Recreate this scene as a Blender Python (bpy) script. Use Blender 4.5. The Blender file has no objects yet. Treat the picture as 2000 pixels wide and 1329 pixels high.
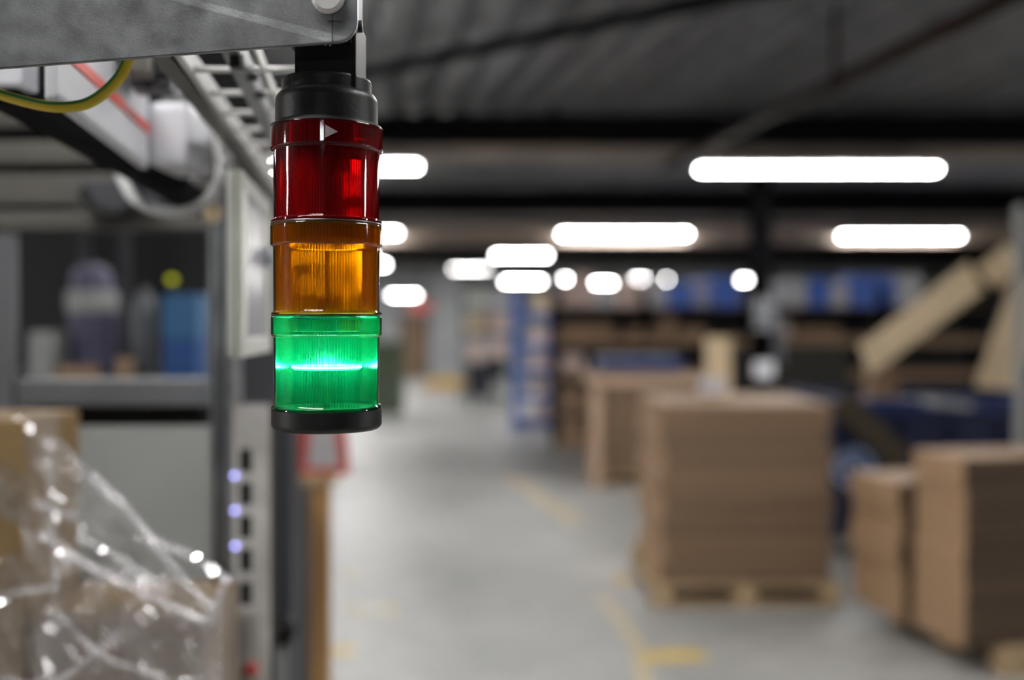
import bpy, bmesh, math, random
from mathutils import Vector, Matrix
random.seed(7)
S = bpy.context.scene
COL = S.collection
F = 1957.4
CZ = 1.75
# ------------------------------------------------------------------ camera
cam_d = bpy.data.cameras.new('camera'); cam = bpy.data.objects.new('camera', cam_d); COL.objects.link(cam)
cam.location = (0, 0, CZ); cam.rotation_euler = (math.pi/2, 0, 0)
cam_d.sensor_width = 23.5; cam_d.lens = 23.0; cam_d.shift_y = -0.01225
cam_d.clip_start = 0.05; cam_d.clip_end = 200
cam_d.dof.use_dof = True; cam_d.dof.focus_distance = 0.652; cam_d.dof.aperture_fstop = 1.5
S.camera = cam
# ------------------------------------------------------------------ world / exposure
w = bpy.data.worlds.new('world'); S.world = w; w.use_nodes = True
w.node_tree.nodes['Background'].inputs[0].default_value = (0.5, 0.55, 0.6, 1)
w.node_tree.nodes['Background'].inputs[1].default_value = 0.02
S.view_settings.view_transform = 'Standard'; S.view_settings.look = 'None'
S.view_settings.gamma = 1; S.view_settings.use_curve_mapping = False
S.view_settings.exposure = 1.08
S.cycles.max_bounces = 10; S.cycles.transparent_max_bounces = 24
S.cycles.diffuse_bounces = 4; S.cycles.glossy_bounces = 4
S.cycles.sample_clamp_indirect = 6
LAMP = 42.0          # radiance of the fluorescent diffusers
DECK = 3.80          # height of the steel deck
def P(px, py, Z):
    return Vector(((px-1000)*Z/F, Z, CZ-(py-640)*Z/F))
def X(px, Z): return (px-1000)*Z/F
def H(py, Z): return CZ-(py-640)*Z/F

# ------------------------------------------------------------------ materials
def mat(name, col, rough=0.5, metal=0.0, var=0.0, scale=8.0, stretch=(1,1,1), col2=None, bump=0.0, spec=None, coat=0):
    m = bpy.data.materials.new(name); m.use_nodes = True
    nt = m.node_tree; b = nt.nodes['Principled BSDF']
    b.inputs['Roughness'].default_value = rough; b.inputs['Metallic'].default_value = metal
    b.inputs['Base Color'].default_value = (*col, 1)
    if spec is not None: b.inputs['Specular IOR Level'].default_value = spec
    if coat: b.inputs['Coat Weight'].default_value = coat
    if var or bump or col2:
        tc = nt.nodes.new('ShaderNodeTexCoord'); mp = nt.nodes.new('ShaderNodeMapping')
        mp.inputs['Scale'].default_value = stretch
        nz = nt.nodes.new('ShaderNodeTexNoise'); nz.inputs['Scale'].default_value = scale; nz.inputs['Detail'].default_value = 6
        nt.links.new(tc.outputs['Object'], mp.inputs[0]); nt.links.new(mp.outputs[0], nz.inputs['Vector'])
        rp = nt.nodes.new('ShaderNodeValToRGB')
        c2 = col2 if col2 else tuple(min(1, c*(1+var)) for c in col)
        c1 = col if col2 else tuple(c*(1-var) for c in col)
        rp.color_ramp.elements[0].color = (*c1, 1); rp.color_ramp.elements[1].color = (*c2, 1)
        rp.color_ramp.elements[0].position = 0.35; rp.color_ramp.elements[1].position = 0.65
        nt.links.new(nz.outputs['Fac'], rp.inputs[0]); nt.links.new(rp.outputs[0], b.inputs['Base Color'])
        if bump:
            bp = nt.nodes.new('ShaderNodeBump'); bp.inputs['Strength'].default_value = bump; bp.inputs['Distance'].default_value = 0.01
            nt.links.new(nz.outputs['Fac'], bp.inputs['Height']); nt.links.new(bp.outputs[0], b.inputs['Normal'])
    return m
def emit(name, col, s):
    m = bpy.data.materials.new(name); m.use_nodes = True; nt = m.node_tree; nt.nodes.clear()
    e = nt.nodes.new('ShaderNodeEmission'); e.inputs[0].default_value = (*col, 1); e.inputs[1].default_value = s
    o = nt.nodes.new('ShaderNodeOutputMaterial'); nt.links.new(e.outputs[0], o.inputs[0]); return m
def plastic_lens(name, tint, body, body_w, rough=0.03, streak=0.0, nstreak=60, refl=1.0, refr=0.0, refr_rough=.05):
    """coloured clear plastic: tinted see-through + fresnel gloss + a share of scattering body colour"""
    m = bpy.data.materials.new(name); m.use_nodes = True; nt = m.node_tree; nt.nodes.clear(); N = nt.nodes.new; L = nt.links.new
    out = N('ShaderNodeOutputMaterial')
    tr = N('ShaderNodeBsdfTransparent'); tr.inputs[0].default_value = (*tint, 1)
    tl = N('ShaderNodeBsdfTranslucent'); tl.inputs[0].default_value = (*body, 1)
    df = N('ShaderNodeBsdfDiffuse'); df.inputs[0].default_value = (*body, 1)
    md = N('ShaderNodeMixShader'); md.inputs[0].default_value = 0.35
    L(tl.outputs[0], md.inputs[1]); L(df.outputs[0], md.inputs[2])
    mx = N('ShaderNodeMixShader'); mx.inputs[0].default_value = body_w
    src = tr
    if refr:
        rf = N('ShaderNodeBsdfRefraction'); rf.inputs[0].default_value = (*tint, 1); rf.inputs['Roughness'].default_value = refr_rough; rf.inputs['IOR'].default_value = 1.16
        src = N('ShaderNodeMixShader'); src.inputs[0].default_value = refr; L(tr.outputs[0], src.inputs[1]); L(rf.outputs[0], src.inputs[2])
    L(src.outputs[0], mx.inputs[1]); L(md.outputs[0], mx.inputs[2])
    if streak:
        tc = N('ShaderNodeTexCoord'); sp = N('ShaderNodeSeparateXYZ'); L(tc.outputs['Object'], sp.inputs[0])
        at = N('ShaderNodeMath'); at.operation = 'ARCTAN2'; L(sp.outputs[1], at.inputs[0]); L(sp.outputs[0], at.inputs[1])
        cb = N('ShaderNodeCombineXYZ'); L(at.outputs[0], cb.inputs[0])
        zz = N('ShaderNodeMath'); zz.operation = 'MULTIPLY'; zz.inputs[1].default_value = 0.25; L(sp.outputs[2], zz.inputs[0]); L(zz.outputs[0], cb.inputs[1])
        nz = N('ShaderNodeTexNoise'); nz.inputs['Scale'].default_value = nstreak/6.3; nz.inputs['Detail'].default_value = 3
        L(cb.outputs[0], nz.inputs['Vector'])
        mr = N('ShaderNodeMapRange'); mr.inputs[1].default_value = 0.35; mr.inputs[2].default_value = 0.65
        mr.inputs[3].default_value = max(0, body_w-streak); mr.inputs[4].default_value = min(1, body_w+streak)
        sn = N('ShaderNodeMath'); sn.operation = 'MULTIPLY'; sn.inputs[1].default_value = 110; L(at.outputs[0], sn.inputs[0])
        s2 = N('ShaderNodeMath'); s2.operation = 'SINE'; L(sn.outputs[0], s2.inputs[0])
        s3 = N('ShaderNodeMath'); s3.operation = 'MULTIPLY_ADD'; s3.inputs[1].default_value = .17; L(s2.outputs[0], s3.inputs[0]); L(nz.outputs['Fac'], s3.inputs[2])
        L(s3.outputs[0], mr.inputs[0]); L(mr.outputs[0], mx.inputs[0])
    gl = N('ShaderNodeBsdfGlossy'); gl.inputs[0].default_value = (1, 1, 1, 1); gl.inputs['Roughness'].default_value = rough
    fr = N('ShaderNodeFresnel'); fr.inputs[0].default_value = 1.5
    fm = N('ShaderNodeMath'); fm.operation = 'MULTIPLY'; fm.inputs[1].default_value = refl; L(fr.outputs[0], fm.inputs[0])
    m2 = N('ShaderNodeMixShader'); L(fm.outputs[0], m2.inputs[0]); L(mx.outputs[0], m2.inputs[1]); L(gl.outputs[0], m2.inputs[2])
    L(m2.outputs[0], out.inputs[0])
    return m

def floor_material():
    m = bpy.data.materials.new('polished_concrete'); m.use_nodes = True; nt = m.node_tree; b = nt.nodes['Principled BSDF']; N = nt.nodes.new; L = nt.links.new
    tc = N('ShaderNodeTexCoord')
    n1 = N('ShaderNodeTexNoise'); n1.inputs['Scale'].default_value = 0.8; n1.inputs['Detail'].default_value = 8; n1.inputs['Roughness'].default_value = .6
    n2 = N('ShaderNodeTexNoise'); n2.inputs['Scale'].default_value = 5; n2.inputs['Detail'].default_value = 5
    L(tc.outputs['Object'], n1.inputs['Vector']); L(tc.outputs['Object'], n2.inputs['Vector'])
    mx = N('ShaderNodeMath'); mx.operation = 'ADD'; L(n1.outputs['Fac'], mx.inputs[0])
    hf = N('ShaderNodeMath'); hf.operation = 'MULTIPLY'; hf.inputs[1].default_value = .5; L(n2.outputs['Fac'], hf.inputs[0]); L(hf.outputs[0], mx.inputs[1])
    r = N('ShaderNodeValToRGB'); r.color_ramp.elements[0].position = .55; r.color_ramp.elements[1].position = .95
    r.color_ramp.elements[0].color = (.30, .31, .30, 1); r.color_ramp.elements[1].color = (.46, .45, .43, 1)
    L(mx.outputs[0], r.inputs[0]); L(r.outputs[0], b.inputs['Base Color'])
    r2 = N('ShaderNodeMapRange'); r2.inputs[1].default_value = .5; r2.inputs[2].default_value = 1.0; r2.inputs[3].default_value = .36; r2.inputs[4].default_value = .55
    L(mx.outputs[0], r2.inputs[0]); L(r2.outputs[0], b.inputs['Roughness'])
    return m
def galvanised(name, base=(.36,.37,.38), metal=.75, rough=.42, sc=60):
    m = bpy.data.materials.new(name); m.use_nodes = True; nt = m.node_tree; b = nt.nodes['Principled BSDF']; N = nt.nodes.new; L = nt.links.new
    tc = N('ShaderNodeTexCoord')
    v = N('ShaderNodeTexVoronoi'); v.inputs['Scale'].default_value = sc; L(tc.outputs['Object'], v.inputs['Vector'])
    n = N('ShaderNodeTexNoise'); n.inputs['Scale'].default_value = sc*.35; n.inputs['Detail'].default_value = 8; L(tc.outputs['Object'], n.inputs['Vector'])
    s = N('ShaderNodeSeparateXYZ'); L(v.outputs['Color'], s.inputs[0])
    a = N('ShaderNodeMath'); a.operation = 'MULTIPLY'; a.inputs[1].default_value = .09; L(s.outputs[0], a.inputs[0])
    a2 = N('ShaderNodeMath'); a2.operation = 'ADD'; L(a.outputs[0], a2.inputs[0]); L(n.outputs['Fac'], a2.inputs[1])
    r = N('ShaderNodeValToRGB'); r.color_ramp.elements[0].position = .35; r.color_ramp.elements[1].position = .95
    r.color_ramp.elements[0].color = (*[c*.7 for c in base], 1); r.color_ramp.elements[1].color = (*[min(1, c*1.35) for c in base], 1)
    L(a2.outputs[0], r.inputs[0]); L(r.outputs[0], b.inputs['Base Color'])
    mr = N('ShaderNodeMapRange'); mr.inputs[3].default_value = rough*.75; mr.inputs[4].default_value = rough*1.35; L(n.outputs['Fac'], mr.inputs[0]); L(mr.outputs[0], b.inputs['Roughness'])
    b.inputs['Metallic'].default_value = metal
    # dark pin specks
    n3 = N('ShaderNodeTexNoise'); n3.inputs['Scale'].default_value = sc*5; n3.inputs['Detail'].default_value = 2; L(tc.outputs['Object'], n3.inputs['Vector'])
    bp = N('ShaderNodeBump'); bp.inputs['Strength'].default_value = .25; bp.inputs['Distance'].default_value = .0006
    L(n3.outputs['Fac'], bp.inputs['Height']); L(bp.outputs[0], b.inputs['Normal'])
    return m

M = {}
M['floor'] = floor_material()
M['yellow_paint'] = mat('yellow_floor_paint', (.72, .50, .08), .5, var=.2, scale=10)
M['barrier_yellow'] = mat('barrier_yellow', (.90, .52, .06), .45)
M['worn_paint'] = mat('worn_beige_floor_paint', (.55, .47, .30), .5, var=.2, scale=6)
M['white_line'] = mat('worn_white_floor_line', (.50, .50, .50), .5, var=.1, scale=6)
M['white_paint'] = mat('white_floor_paint', (.62, .62, .62), .5, var=.1, scale=6)
M['deck'] = mat('galvanised_deck', (.36, .365, .385), .36, .6, var=.2, scale=2)
M['darksteel'] = mat('black_painted_steel', (.006, .006, .007), .8, spec=.08)
M['column_black'] = mat('soot_black_column', (.0025, .0025, .003), .9, spec=.02)
M['flange'] = mat('greyed_beam_flange', (.20, .18, .165), .5, .2, var=.15, scale=3)
M['rail_brown'] = mat('beige_brown_rail', (.34, .27, .22), .5, .1, var=.12, scale=2)
M['rust'] = mat('rust_brown_pipe', (.020, .009, .005), .75, var=.2, spec=.2)
M['wall'] = mat('grey_wall', (.42, .44, .45), .8, var=.1, scale=1.5)
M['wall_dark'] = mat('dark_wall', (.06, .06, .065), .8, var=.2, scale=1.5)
M['lamp'] = emit('fluorescent_diffuser', (1.0, .985, .97), LAMP)
M['lamp_case'] = mat('white_lamp_housing', (.6, .6, .6), .4)
M['card'] = mat('corrugated_cardboard', (.36, .235, .145), .75, var=.10, scale=3)
M['card_dark'] = mat('brown_cardboard', (.24, .155, .095), .8, var=.12, scale=3)
M['card_band'] = mat('layered_cardboard', (.185, .118, .070), .8, var=.16, scale=2.2, stretch=(.3, .3, 14))  # this and the warm variant: stack fronts, darkened for their shade
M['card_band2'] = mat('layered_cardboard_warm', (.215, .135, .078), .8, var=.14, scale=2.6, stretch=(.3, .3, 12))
M['card_side_lit'] = mat('layered_cardboard_lit_side', (.36, .225, .125), .75, var=.12, scale=2.6, stretch=(.3, .3, 12))  # lighter tan stands for the light on the stack sides
M['liner'] = mat('cardboard_liner', (.50, .345, .235), .7, var=.06, scale=2)  # liner tone, lightened for the light on the stack tops
M['card_front_shade'] = mat('shaded_front_cardboard', (.075, .047, .027), .85, var=.2, scale=3, stretch=(.3, .3, 12))  # front faces of the right stacks, shade put into the brown
M['card_light'] = mat('pale_cardboard', (.76, .60, .39), .7, var=.08, scale=3)
M['wood'] = mat('pale_pallet_wood', (.46, .33, .19), .7, var=.18, scale=6, stretch=(1, 1, 5))
M['wood_post'] = mat('orange_brown_timber', (.40, .22, .08), .6, var=.2, scale=7, stretch=(1, 1, .2))
M['navy'] = mat('navy_painted_steel', (.007, .012, .048), .4, var=.2, scale=2)
M['navy_line'] = mat('blue_painted_rim', (.014, .03, .12), .35)
M['emblem'] = mat('pale_blue_emblem', (.34, .44, .72), .6)
M['blue'] = mat('blue_crate_plastic', (.06, .17, .68), .4)
M['blue_rack'] = mat('blue_rack_paint', (.05, .11, .35), .4, var=.1)
M['blue_box'] = mat('light_blue_panel', (.04, .14, .30), .5)
M['blue_deep'] = mat('deep_blue_panel', (.02, .08, .25), .5)
M['white'] = mat('white_plastic', (.62, .62, .66), .4, var=.03)
M['offwhite'] = mat('cream_white_plastic', (.66, .66, .60), .4, var=.04)
M['pink'] = mat('pale_parcel_paper', (.74, .57, .51), .7, var=.1)
M['black'] = mat('black_plastic', (.005, .005, .005), .5, spec=.3)
M['blacksatin'] = mat('satin_black_plastic', (.006, .006, .006), .42, bump=.06, scale=400)
M['grey'] = mat('grey_enamel', (.14, .145, .155), .45, .2, var=.08)
M['grey_light'] = mat('light_grey_panel', (.33, .34, .33), .5, var=.06, scale=3)
M['grey_dark'] = mat('dark_grey_panel', (.05, .052, .06), .5, var=.1)
M['taupe'] = mat('taupe_anodised_profile', (.14, .133, .118), .4, .35, var=.1, scale=4)
M['violet'] = mat('violet_grey_plastic', (.085, .08, .14), .45, var=.1)
M['red'] = mat('signal_red_print', (.70, .07, .05), .5)
M['signwhite'] = mat('sign_white', (.66, .62, .64), .5)
M['galv'] = galvanised('galvanised_steel')
M['galv_plate'] = galvanised('galvanised_bracket_steel', base=(.40, .41, .42), metal=.75, rough=.36, sc=150)
M['galv_light'] = galvanised('bright_galvanised_steel', base=(.66, .645, .62), metal=.15, rough=.45, sc=40)
M['wire'] = mat('bright_zinc_wire', (.68, .68, .66), .35, .35)
M['cable_grey'] = mat('light_grey_cable', (.50, .50, .50), .45)
M['green_line'] = mat('green_insulation', (.02, .20, .04), .35)
M['skin_dark'] = mat('dark_fabric', (.02, .02, .03), .8)

def lens_set(n, tint, ribtint, body, w1, w2, rr=.06, rx=.75):
    M[n+'_shell'] = plastic_lens(n+'_clear_plastic', tint, body, w1, .035)
    M[n+'_rib'] = plastic_lens(n+'_ribbed_plastic', ribtint, body, w2, .12, streak=.22, nstreak=190, refl=1.0, refr=rx, refr_rough=rr)
lens_set('red', (.80, .05, .06), (.95, .30, .30), (.80, .010, .020), .16, .30)
lens_set('amber', (1.0, .66, .06), (1.0, .90, .50), (1.0, .50, .008), .10, .36, .16, .55)
lens_set('green', (.16, .85, .55), (.60, .95, .85), (.002, .44, .23), .05, .30)
M['arrow'] = mat('pale_grey_print', (.42, .36, .38), .5)

# ------------------------------------------------------------------ object helpers
def link(name, bm, m, parent=None, smooth=False, mw=None):
    me = bpy.data.meshes.new(name); bm.normal_update(); bm.to_mesh(me); bm.free()
    if smooth:
        for p in me.polygons: p.use_smooth = True
    o = bpy.data.objects.new(name, me); COL.objects.link(o)
    if m is not None:
        for mm in (m if isinstance(m, (list, tuple)) else [m]): me.materials.append(mm)
    if parent is not None:
        o.parent = parent
        o.matrix_parent_inverse = Matrix.Identity(4)
        # geometry is given in world space: bring it into the parent's space
        me.transform(world_of(parent).inverted())
    return o
def world_of(o):
    mtx = Matrix.LocRotScale(o.location, o.rotation_euler, o.scale)
    return world_of(o.parent) @ mtx if o.parent else mtx
def thing(name, label, cat, loc=(0, 0, 0), rz=0, group=None):
    o = bpy.data.objects.new(name, None); COL.objects.link(o); o.location = loc; o.rotation_euler = (0, 0, rz)
    o.empty_display_size = .05
    return tag(o, label, cat, group)
def tag(o, label, cat, group=None):
    o['label'] = label; o['category'] = cat
    if group: o['group'] = group
    return o
def struct(o): o['kind'] = 'structure'; return o
def bx(bm, c, d, rz=0, rx=0, ry=0, bev=0.0):
    """box centred at c with full sizes d"""
    b2 = bmesh.new(); bmesh.ops.create_cube(b2, size=1)
    for v in b2.verts: v.co = Vector((v.co.x*d[0], v.co.y*d[1], v.co.z*d[2]))
    if bev:
        bmesh.ops.bevel(b2, geom=b2.edges[:], offset=min(bev, min(d)*.45), segments=2, affect='EDGES', profile=.6)
    mt = Matrix.Translation(c) @ Matrix.Rotation(rz, 4, 'Z') @ Matrix.Rotation(ry, 4, 'Y') @ Matrix.Rotation(rx, 4, 'X')
    b2.transform(mt); me = bpy.data.meshes.new('t'); b2.to_mesh(me); b2.free(); bm.from_mesh(me); bpy.data.meshes.remove(me)
def box(name, c, d, m, parent=None, rz=0, rx=0, ry=0, bev=0.0):
    bm = bmesh.new(); bx(bm, Vector(c), d, rz, rx, ry, bev); return link(name, bm, m, parent)
def boxp(name, x0, x1, y0, y1, Z, dep, m, parent=None, bev=0.0):
    """box whose front face fills pixel window at distance Z, depth dep behind it"""
    a, b = P(x0, y1, Z), P(x1, y0, Z)
    return box(name, ((a.x+b.x)/2, Z+dep/2, (a.z+b.z)/2), (b.x-a.x, dep, b.z-a.z), m, parent, bev=bev)
def tube(bm, pts, r, n=10, closed=False):
    pts = [Vector(p) for p in pts]; rings = []
    up = Vector((0, 0, 1)); prev = None
    for i, p in enumerate(pts):
        t = (pts[min(i+1, len(pts)-1)] - pts[max(i-1, 0)]).normalized()
        if prev is None:
            a = t.cross(up); a = a if a.length > 1e-3 else t.cross(Vector((1, 0, 0)))
        else: a = prev - t*prev.dot(t)
        a.normalize(); prev = a; b = t.cross(a)
        rr = r[i] if isinstance(r, (list, tuple)) else r
        rings.append([bm.verts.new(p + (a*math.cos(2*math.pi*k/n) + b*math.sin(2*math.pi*k/n))*rr) for k in range(n)])
    for i in range(len(rings)-1):
        for k in range(n):
            bm.faces.new((rings[i][k], rings[i][(k+1) % n], rings[i+1][(k+1) % n], rings[i+1][k]))
    bm.faces.new(rings[0][::-1]); bm.faces.new(rings[-1])
def tube_obj(name, pts, r, m, parent=None, n=10):
    bm = bmesh.new(); tube(bm, pts, r, n); bmesh.ops.recalc_face_normals(bm, faces=bm.faces[:]); return link(name, bm, m, parent, smooth=True)
def spline(ctrl, n=40):
    c = [Vector(p) for p in ctrl]; c = [c[0]*2-c[1]] + c + [c[-1]*2-c[-2]]; out = []
    seg = len(c)-3
    for i in range(n+1):
        u = i/n*seg; k = min(int(u), seg-1); t = u-k
        p0, p1, p2, p3 = c[k:k+4]
        out.append(.5*((2*p1)+(p2-p0)*t+(2*p0-5*p1+4*p2-p3)*t*t+(3*p1-p0-3*p2+p3)*t**3))
    return out
def lathe(bm, cx, cy, prof, n=96, close=False, flute=0.0, nfl=0):
    """prof: list of (r, z); flute modulates radius"""
    rings = []
    for r, z in prof:
        ring = []
        for k in range(n):
            a = 2*math.pi*k/n; rr = r
            if flute and k % 2: rr = r - flute
            ring.append(bm.verts.new((cx+rr*math.cos(a), cy+rr*math.sin(a), z)))
        rings.append(ring)
    m = len(rings)
    for i in range(m if close else m-1):
        A, B = rings[i], rings[(i+1) % m]
        for k in range(n):
            bm.faces.new((A[k], A[(k+1) % n], B[(k+1) % n], B[k]))
    return rings
def lathe_obj(name, cx, cy, prof, m, parent=None, n=96, close=False, cap=True, flute=0, smooth=True, angle=35):
    if smooth and not close:      # holding loops keep long straight walls optically straight
        q = [prof[0]]
        for (r0, z0), (r1, z1) in zip(prof[:-1], prof[1:]):
            L_ = math.hypot(r1-r0, z1-z0)
            if L_ > .0015:
                e = .00012/L_
                q += [(r0+(r1-r0)*e, z0+(z1-z0)*e), (r1-(r1-r0)*e, z1-(z1-z0)*e)]
            q.append((r1, z1))
        prof = q
    bm = bmesh.new(); rg = lathe(bm, cx, cy, prof, n, close, flute)
    if cap and not close:
        bm.faces.new(rg[0][::-1]); bm.faces.new(rg[-1])
    bmesh.ops.recalc_face_normals(bm, faces=bm.faces[:])
    o = link(name, bm, m, parent, smooth=smooth)
    if smooth:
        o.data.set_sharp_from_angle(angle=math.radians(angle))
    return o
def copy_tree(o, loc=None, parent=None):
    c = o.copy(); COL.objects.link(c)
    if parent is not None: c.parent = parent
    if loc is not None: c.location = loc
    for ch in list(o.children): copy_tree(ch, None, c)
    return c

# ================================================================== THE HALL
bm = bmesh.new(); bx(bm, Vector((2, 14, -.05)), (34, 46, .1)); FLOOR = struct(link('floor', bm, M['floor']))
HX0, HX1, HY0, HY1 = -14, 16, -8, 35
struct(box('wall_back', (1, HY1+.1, DECK/2), (HX1-HX0, .2, DECK), M['wall']))
struct(box('wall_front', (1, HY0-.1, DECK/2), (HX1-HX0, .2, DECK), M['wall_dark']))
struct(box('wall_left', (HX0-.1, 13.5, DECK/2), (.2, HY1-HY0, DECK), M['wall_dark']))
struct(box('wall_right', (HX1+.1, 13.5, DECK/2), (.2, HY1-HY0, DECK), M['wall_dark']))
# slab over the profiled deck and the deck sheets
CEIL = struct(box('ceiling', (1, 13.5, DECK+.20), (HX1-HX0+.4, HY1-HY0+.4, .1), M['wall_dark']))
ang = math.atan((1000-625)/F)            # deck ribs run slightly across the view
pitch, nrib, dp = .31, 3, .11
def deck_sheet(i):
    bm = bmesh.new(); L0, L1 = -12, 42
    xs = []
    for k in range(nrib):
        b = k*pitch; xs += [(b, 0), (b+.12, 0), (b+.16, dp), (b+.27, dp)]
    xs.append((nrib*pitch, 0))
    prev = None
    for x, z in xs:
        cur = (bm.verts.new((x, L0, z)), bm.verts.new((x, L1, z)))
        if prev: bm.faces.new((prev[0], prev[1], cur[1], cur[0]))
        prev = cur
    return bm
proto = None
for i in range(-18, 26):
    if proto is None:
        proto = link('deck_sheet', deck_sheet(0), M['deck'], CEIL); proto.data.transform(CEIL.matrix_world); me = proto.data
        me.clear_geometry(); b = deck_sheet(0); b.to_mesh(me); b.free()
        o = proto
    else:
        o = proto.copy(); COL.objects.link(o)
    o.parent = CEIL
    a = Matrix.Rotation(ang, 4, 'Z')
    pos = a @ Vector((i*nrib*pitch+1.0, 0, 0))
    o.rotation_euler = (0, 0, ang); o.location = (pos.x, pos.y, DECK + .0 + (i % 2)*.002)
# transverse I beams
def ibeam(Z, h=.32, wd=.42, depth_extra=0):
    zt = DECK-.002; zb = zt-h
    o = box('roof_beam', (1, Z+wd/2, (zt+zb)/2+.01), (HX1-HX0, .03, h-.03), M['darksteel'], CEIL)
    box('beam_web_casing', (1, Z+.03, (zt+zb)/2+.015), (HX1-HX0, .05, h-.05), M['darksteel'], o)
    box('top_flange', (1, Z+wd/2, zt-.01), (HX1-HX0, wd, .02), M['darksteel'], o)
    box('bottom_flange', (1, Z+wd/2, zb+.01), (HX1-HX0, wd, .02), M['flange'], o)
for Z, hh in ((9.6, .32), (14.7, .42), (19.8, .3), (24.5, .3), (29.5, .3)): ibeam(Z, hh)
# diagonal rust-coloured sprinkler pipe, with hangers
pa, pb = P(2110, -75, 4.25), P(1330, 310, 9.2)
pa = P(1960, 0, 4.74); pb = P(1330, 309, 9.17); d = (pb-pa)
pipe = thing('sprinkler_pipe', 'rust brown overhead pipe running diagonally under the steel deck at upper right', 'pipe', pa)
tube_obj('pipe', [pa-d*.4, pb+d*.1], .045, M['rust'], pipe)
for f in (.36, -.15):
    q = pa+d*f; tube_obj('hanger_rod', [q, (q.x, q.y, DECK+.1)], .018, M['rust'], pipe, 8)
    tube_obj('pipe_clamp', [q-d.normalized()*.03, q+d.normalized()*.03], .056, M['rust'], pipe)
q1, q2 = P(740, 136, 7.5), P(1400, -2, 5.95); d = q2-q1
o = tube_obj('ceiling_conduit', [q1-d*.8, q2+d*.6], .05, M['darksteel']); tag(o, 'black round conduit slanting across the ribbed deck above the signal tower', 'conduit')

# ------------------------------------------------------------------ lamps
LH = 1.468
def lamp(xa, xb, y, label, wd=.11, h=None, group=None, th=.034):
    z = CZ+LH if h is None else h
    t = thing('ceiling_lamp', label, 'lamp', ((xa+xb)/2, y, z), 0, group or 'fluorescent ceiling lamps')
    box('lamp_housing', ((xa+xb)/2, y, z+.026), (xb-xa+.06, wd+.24, .04), M['lamp_case'], t, bev=.008)
    box('diffuser', ((xa+xb)/2, y, z), (xb-xa, wd, th), M['lamp'], t, bev=min(.012, th*.4))
    for f in (.15, .85):
        xx = xa+(xb-xa)*f
        tube_obj('suspension_wire', [(xx, y, z+.08), (xx, y, DECK+.05)], .006, M['darksteel'], t, 6)
def lamp_along_y(x, ya, yb, label):
    z = CZ+LH; t = thing('ceiling_lamp', label, 'lamp', (x, (ya+yb)/2, z), 0, 'fluorescent ceiling lamps out of view')
    box('lamp_housing', (x, (ya+yb)/2, z+.036), (.25, yb-ya+.06, .04), M['lamp_case'], t, bev=.008)
    box('diffuser', (x, (ya+yb)/2, z), (.11, yb-ya, .034), M['lamp'], t, bev=.012)
    for yy in (ya+.2, yb-.2): tube_obj('suspension_wire', [(x, yy, z+.05), (x, yy, DECK+.05)], .006, M['darksteel'], t, 6)
def lamp_px(x0, x1, py, Z, label, **k):
    zz = CZ-(py-640)*Z/F
    lamp(X(x0, Z), X(x1, Z), Z, label, h=zz, **k)
lamp_px(1367, 1828, 331, 9.3, 'longest bright fluorescent lamp, near upper right, in front of the black column')
lamp_px(540, 815, 325, 9.1, 'bright fluorescent lamp seen behind the red module of the signal tower')
lamp_px(1097, 1343, 457, 15.6, 'long fluorescent lamp on the second beam, between signal tower and black column')
lamp_px(1645, 1873, 461, 15.6, 'fluorescent lamp on the second beam, above the slanting cardboard sheet')
lamp_px(590, 776, 455, 15.5, 'fluorescent lamp partly hidden behind the top of the amber module')
lamp_px(968, 1069, 499, 20.2, 'short thick bright lamp below the second-row lamp, over the aisle', wd=.16)
lamp_px(985, 1058, 550, 27.0, 'far lamp directly below the short thick lamp over the aisle', wd=.2)
lamp_px(1101, 1108, 545, 27.5, 'small round far lamp, a single dot above the shelf', wd=.22)
lamp_px(1162, 1196, 553, 27.5, 'far lamp just right of the single round dot', wd=.2)
lamp_px(1238, 1303, 546, 27.0, 'far lamp in the middle of the row above the rack', wd=.22)
lamp_px(1415, 1460, 547, 27.0, 'far lamp nearest the black column', wd=.22)
lamp_px(764, 814, 577, 32.0, 'far lowest lamp at the end of the aisle beside the amber module', wd=.22)
lamp_px(628, 752, 517, 23., 'far lamp mostly hidden behind the amber module, its end peeking out at the right', wd=.3)
lamp_px(560, 728, 496, 20., 'added mid-hall fill lamp hidden behind the amber module of the signal tower', wd=.16)  # unseen lamp added to brighten the far floor
lamp_px(884, 952, 526, 28., 'thin dim far lamp left of the short thick lamp over the aisle', wd=.04, th=.006)
lamp_px(580, 720, 556, 30., 'added farther fill lamp hidden behind the signal tower near the far wall', wd=.2)  # added out of sight to lift the light at the far end
lamp_along_y(1.5, .5, 1.6, 'fluorescent ceiling lamp outside the picture, right of the camera, set lengthwise')
# pale rails that carry the lamp rows
def lrail(name, Z, y0, y1, label, dep=.10):
    t = thing(name, label, 'rail', (1, Z, H(y1, Z)))
    box('rail_body', (1, Z+dep/2, (H(y0, Z)+H(y1, Z))/2), (HX1-HX0-1, dep, H(y0, Z)-H(y1, Z)), M['rail_brown'], t, bev=.008)
    for x in range(-12, 16, 3): box('rail_hanger', (x+.4, Z+dep/2, (H(y0, Z)+DECK)/2+.03), (.03, .02, DECK-H(y0, Z)+.06), M['darksteel'], t)
lrail('lighting_rail', 9.45, 288, 309, 'long beige rail above the front row of lamps')
lrail('lighting_rail', 15.8, 441, 474, 'long brownish rail behind the second row of lamps')
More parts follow.
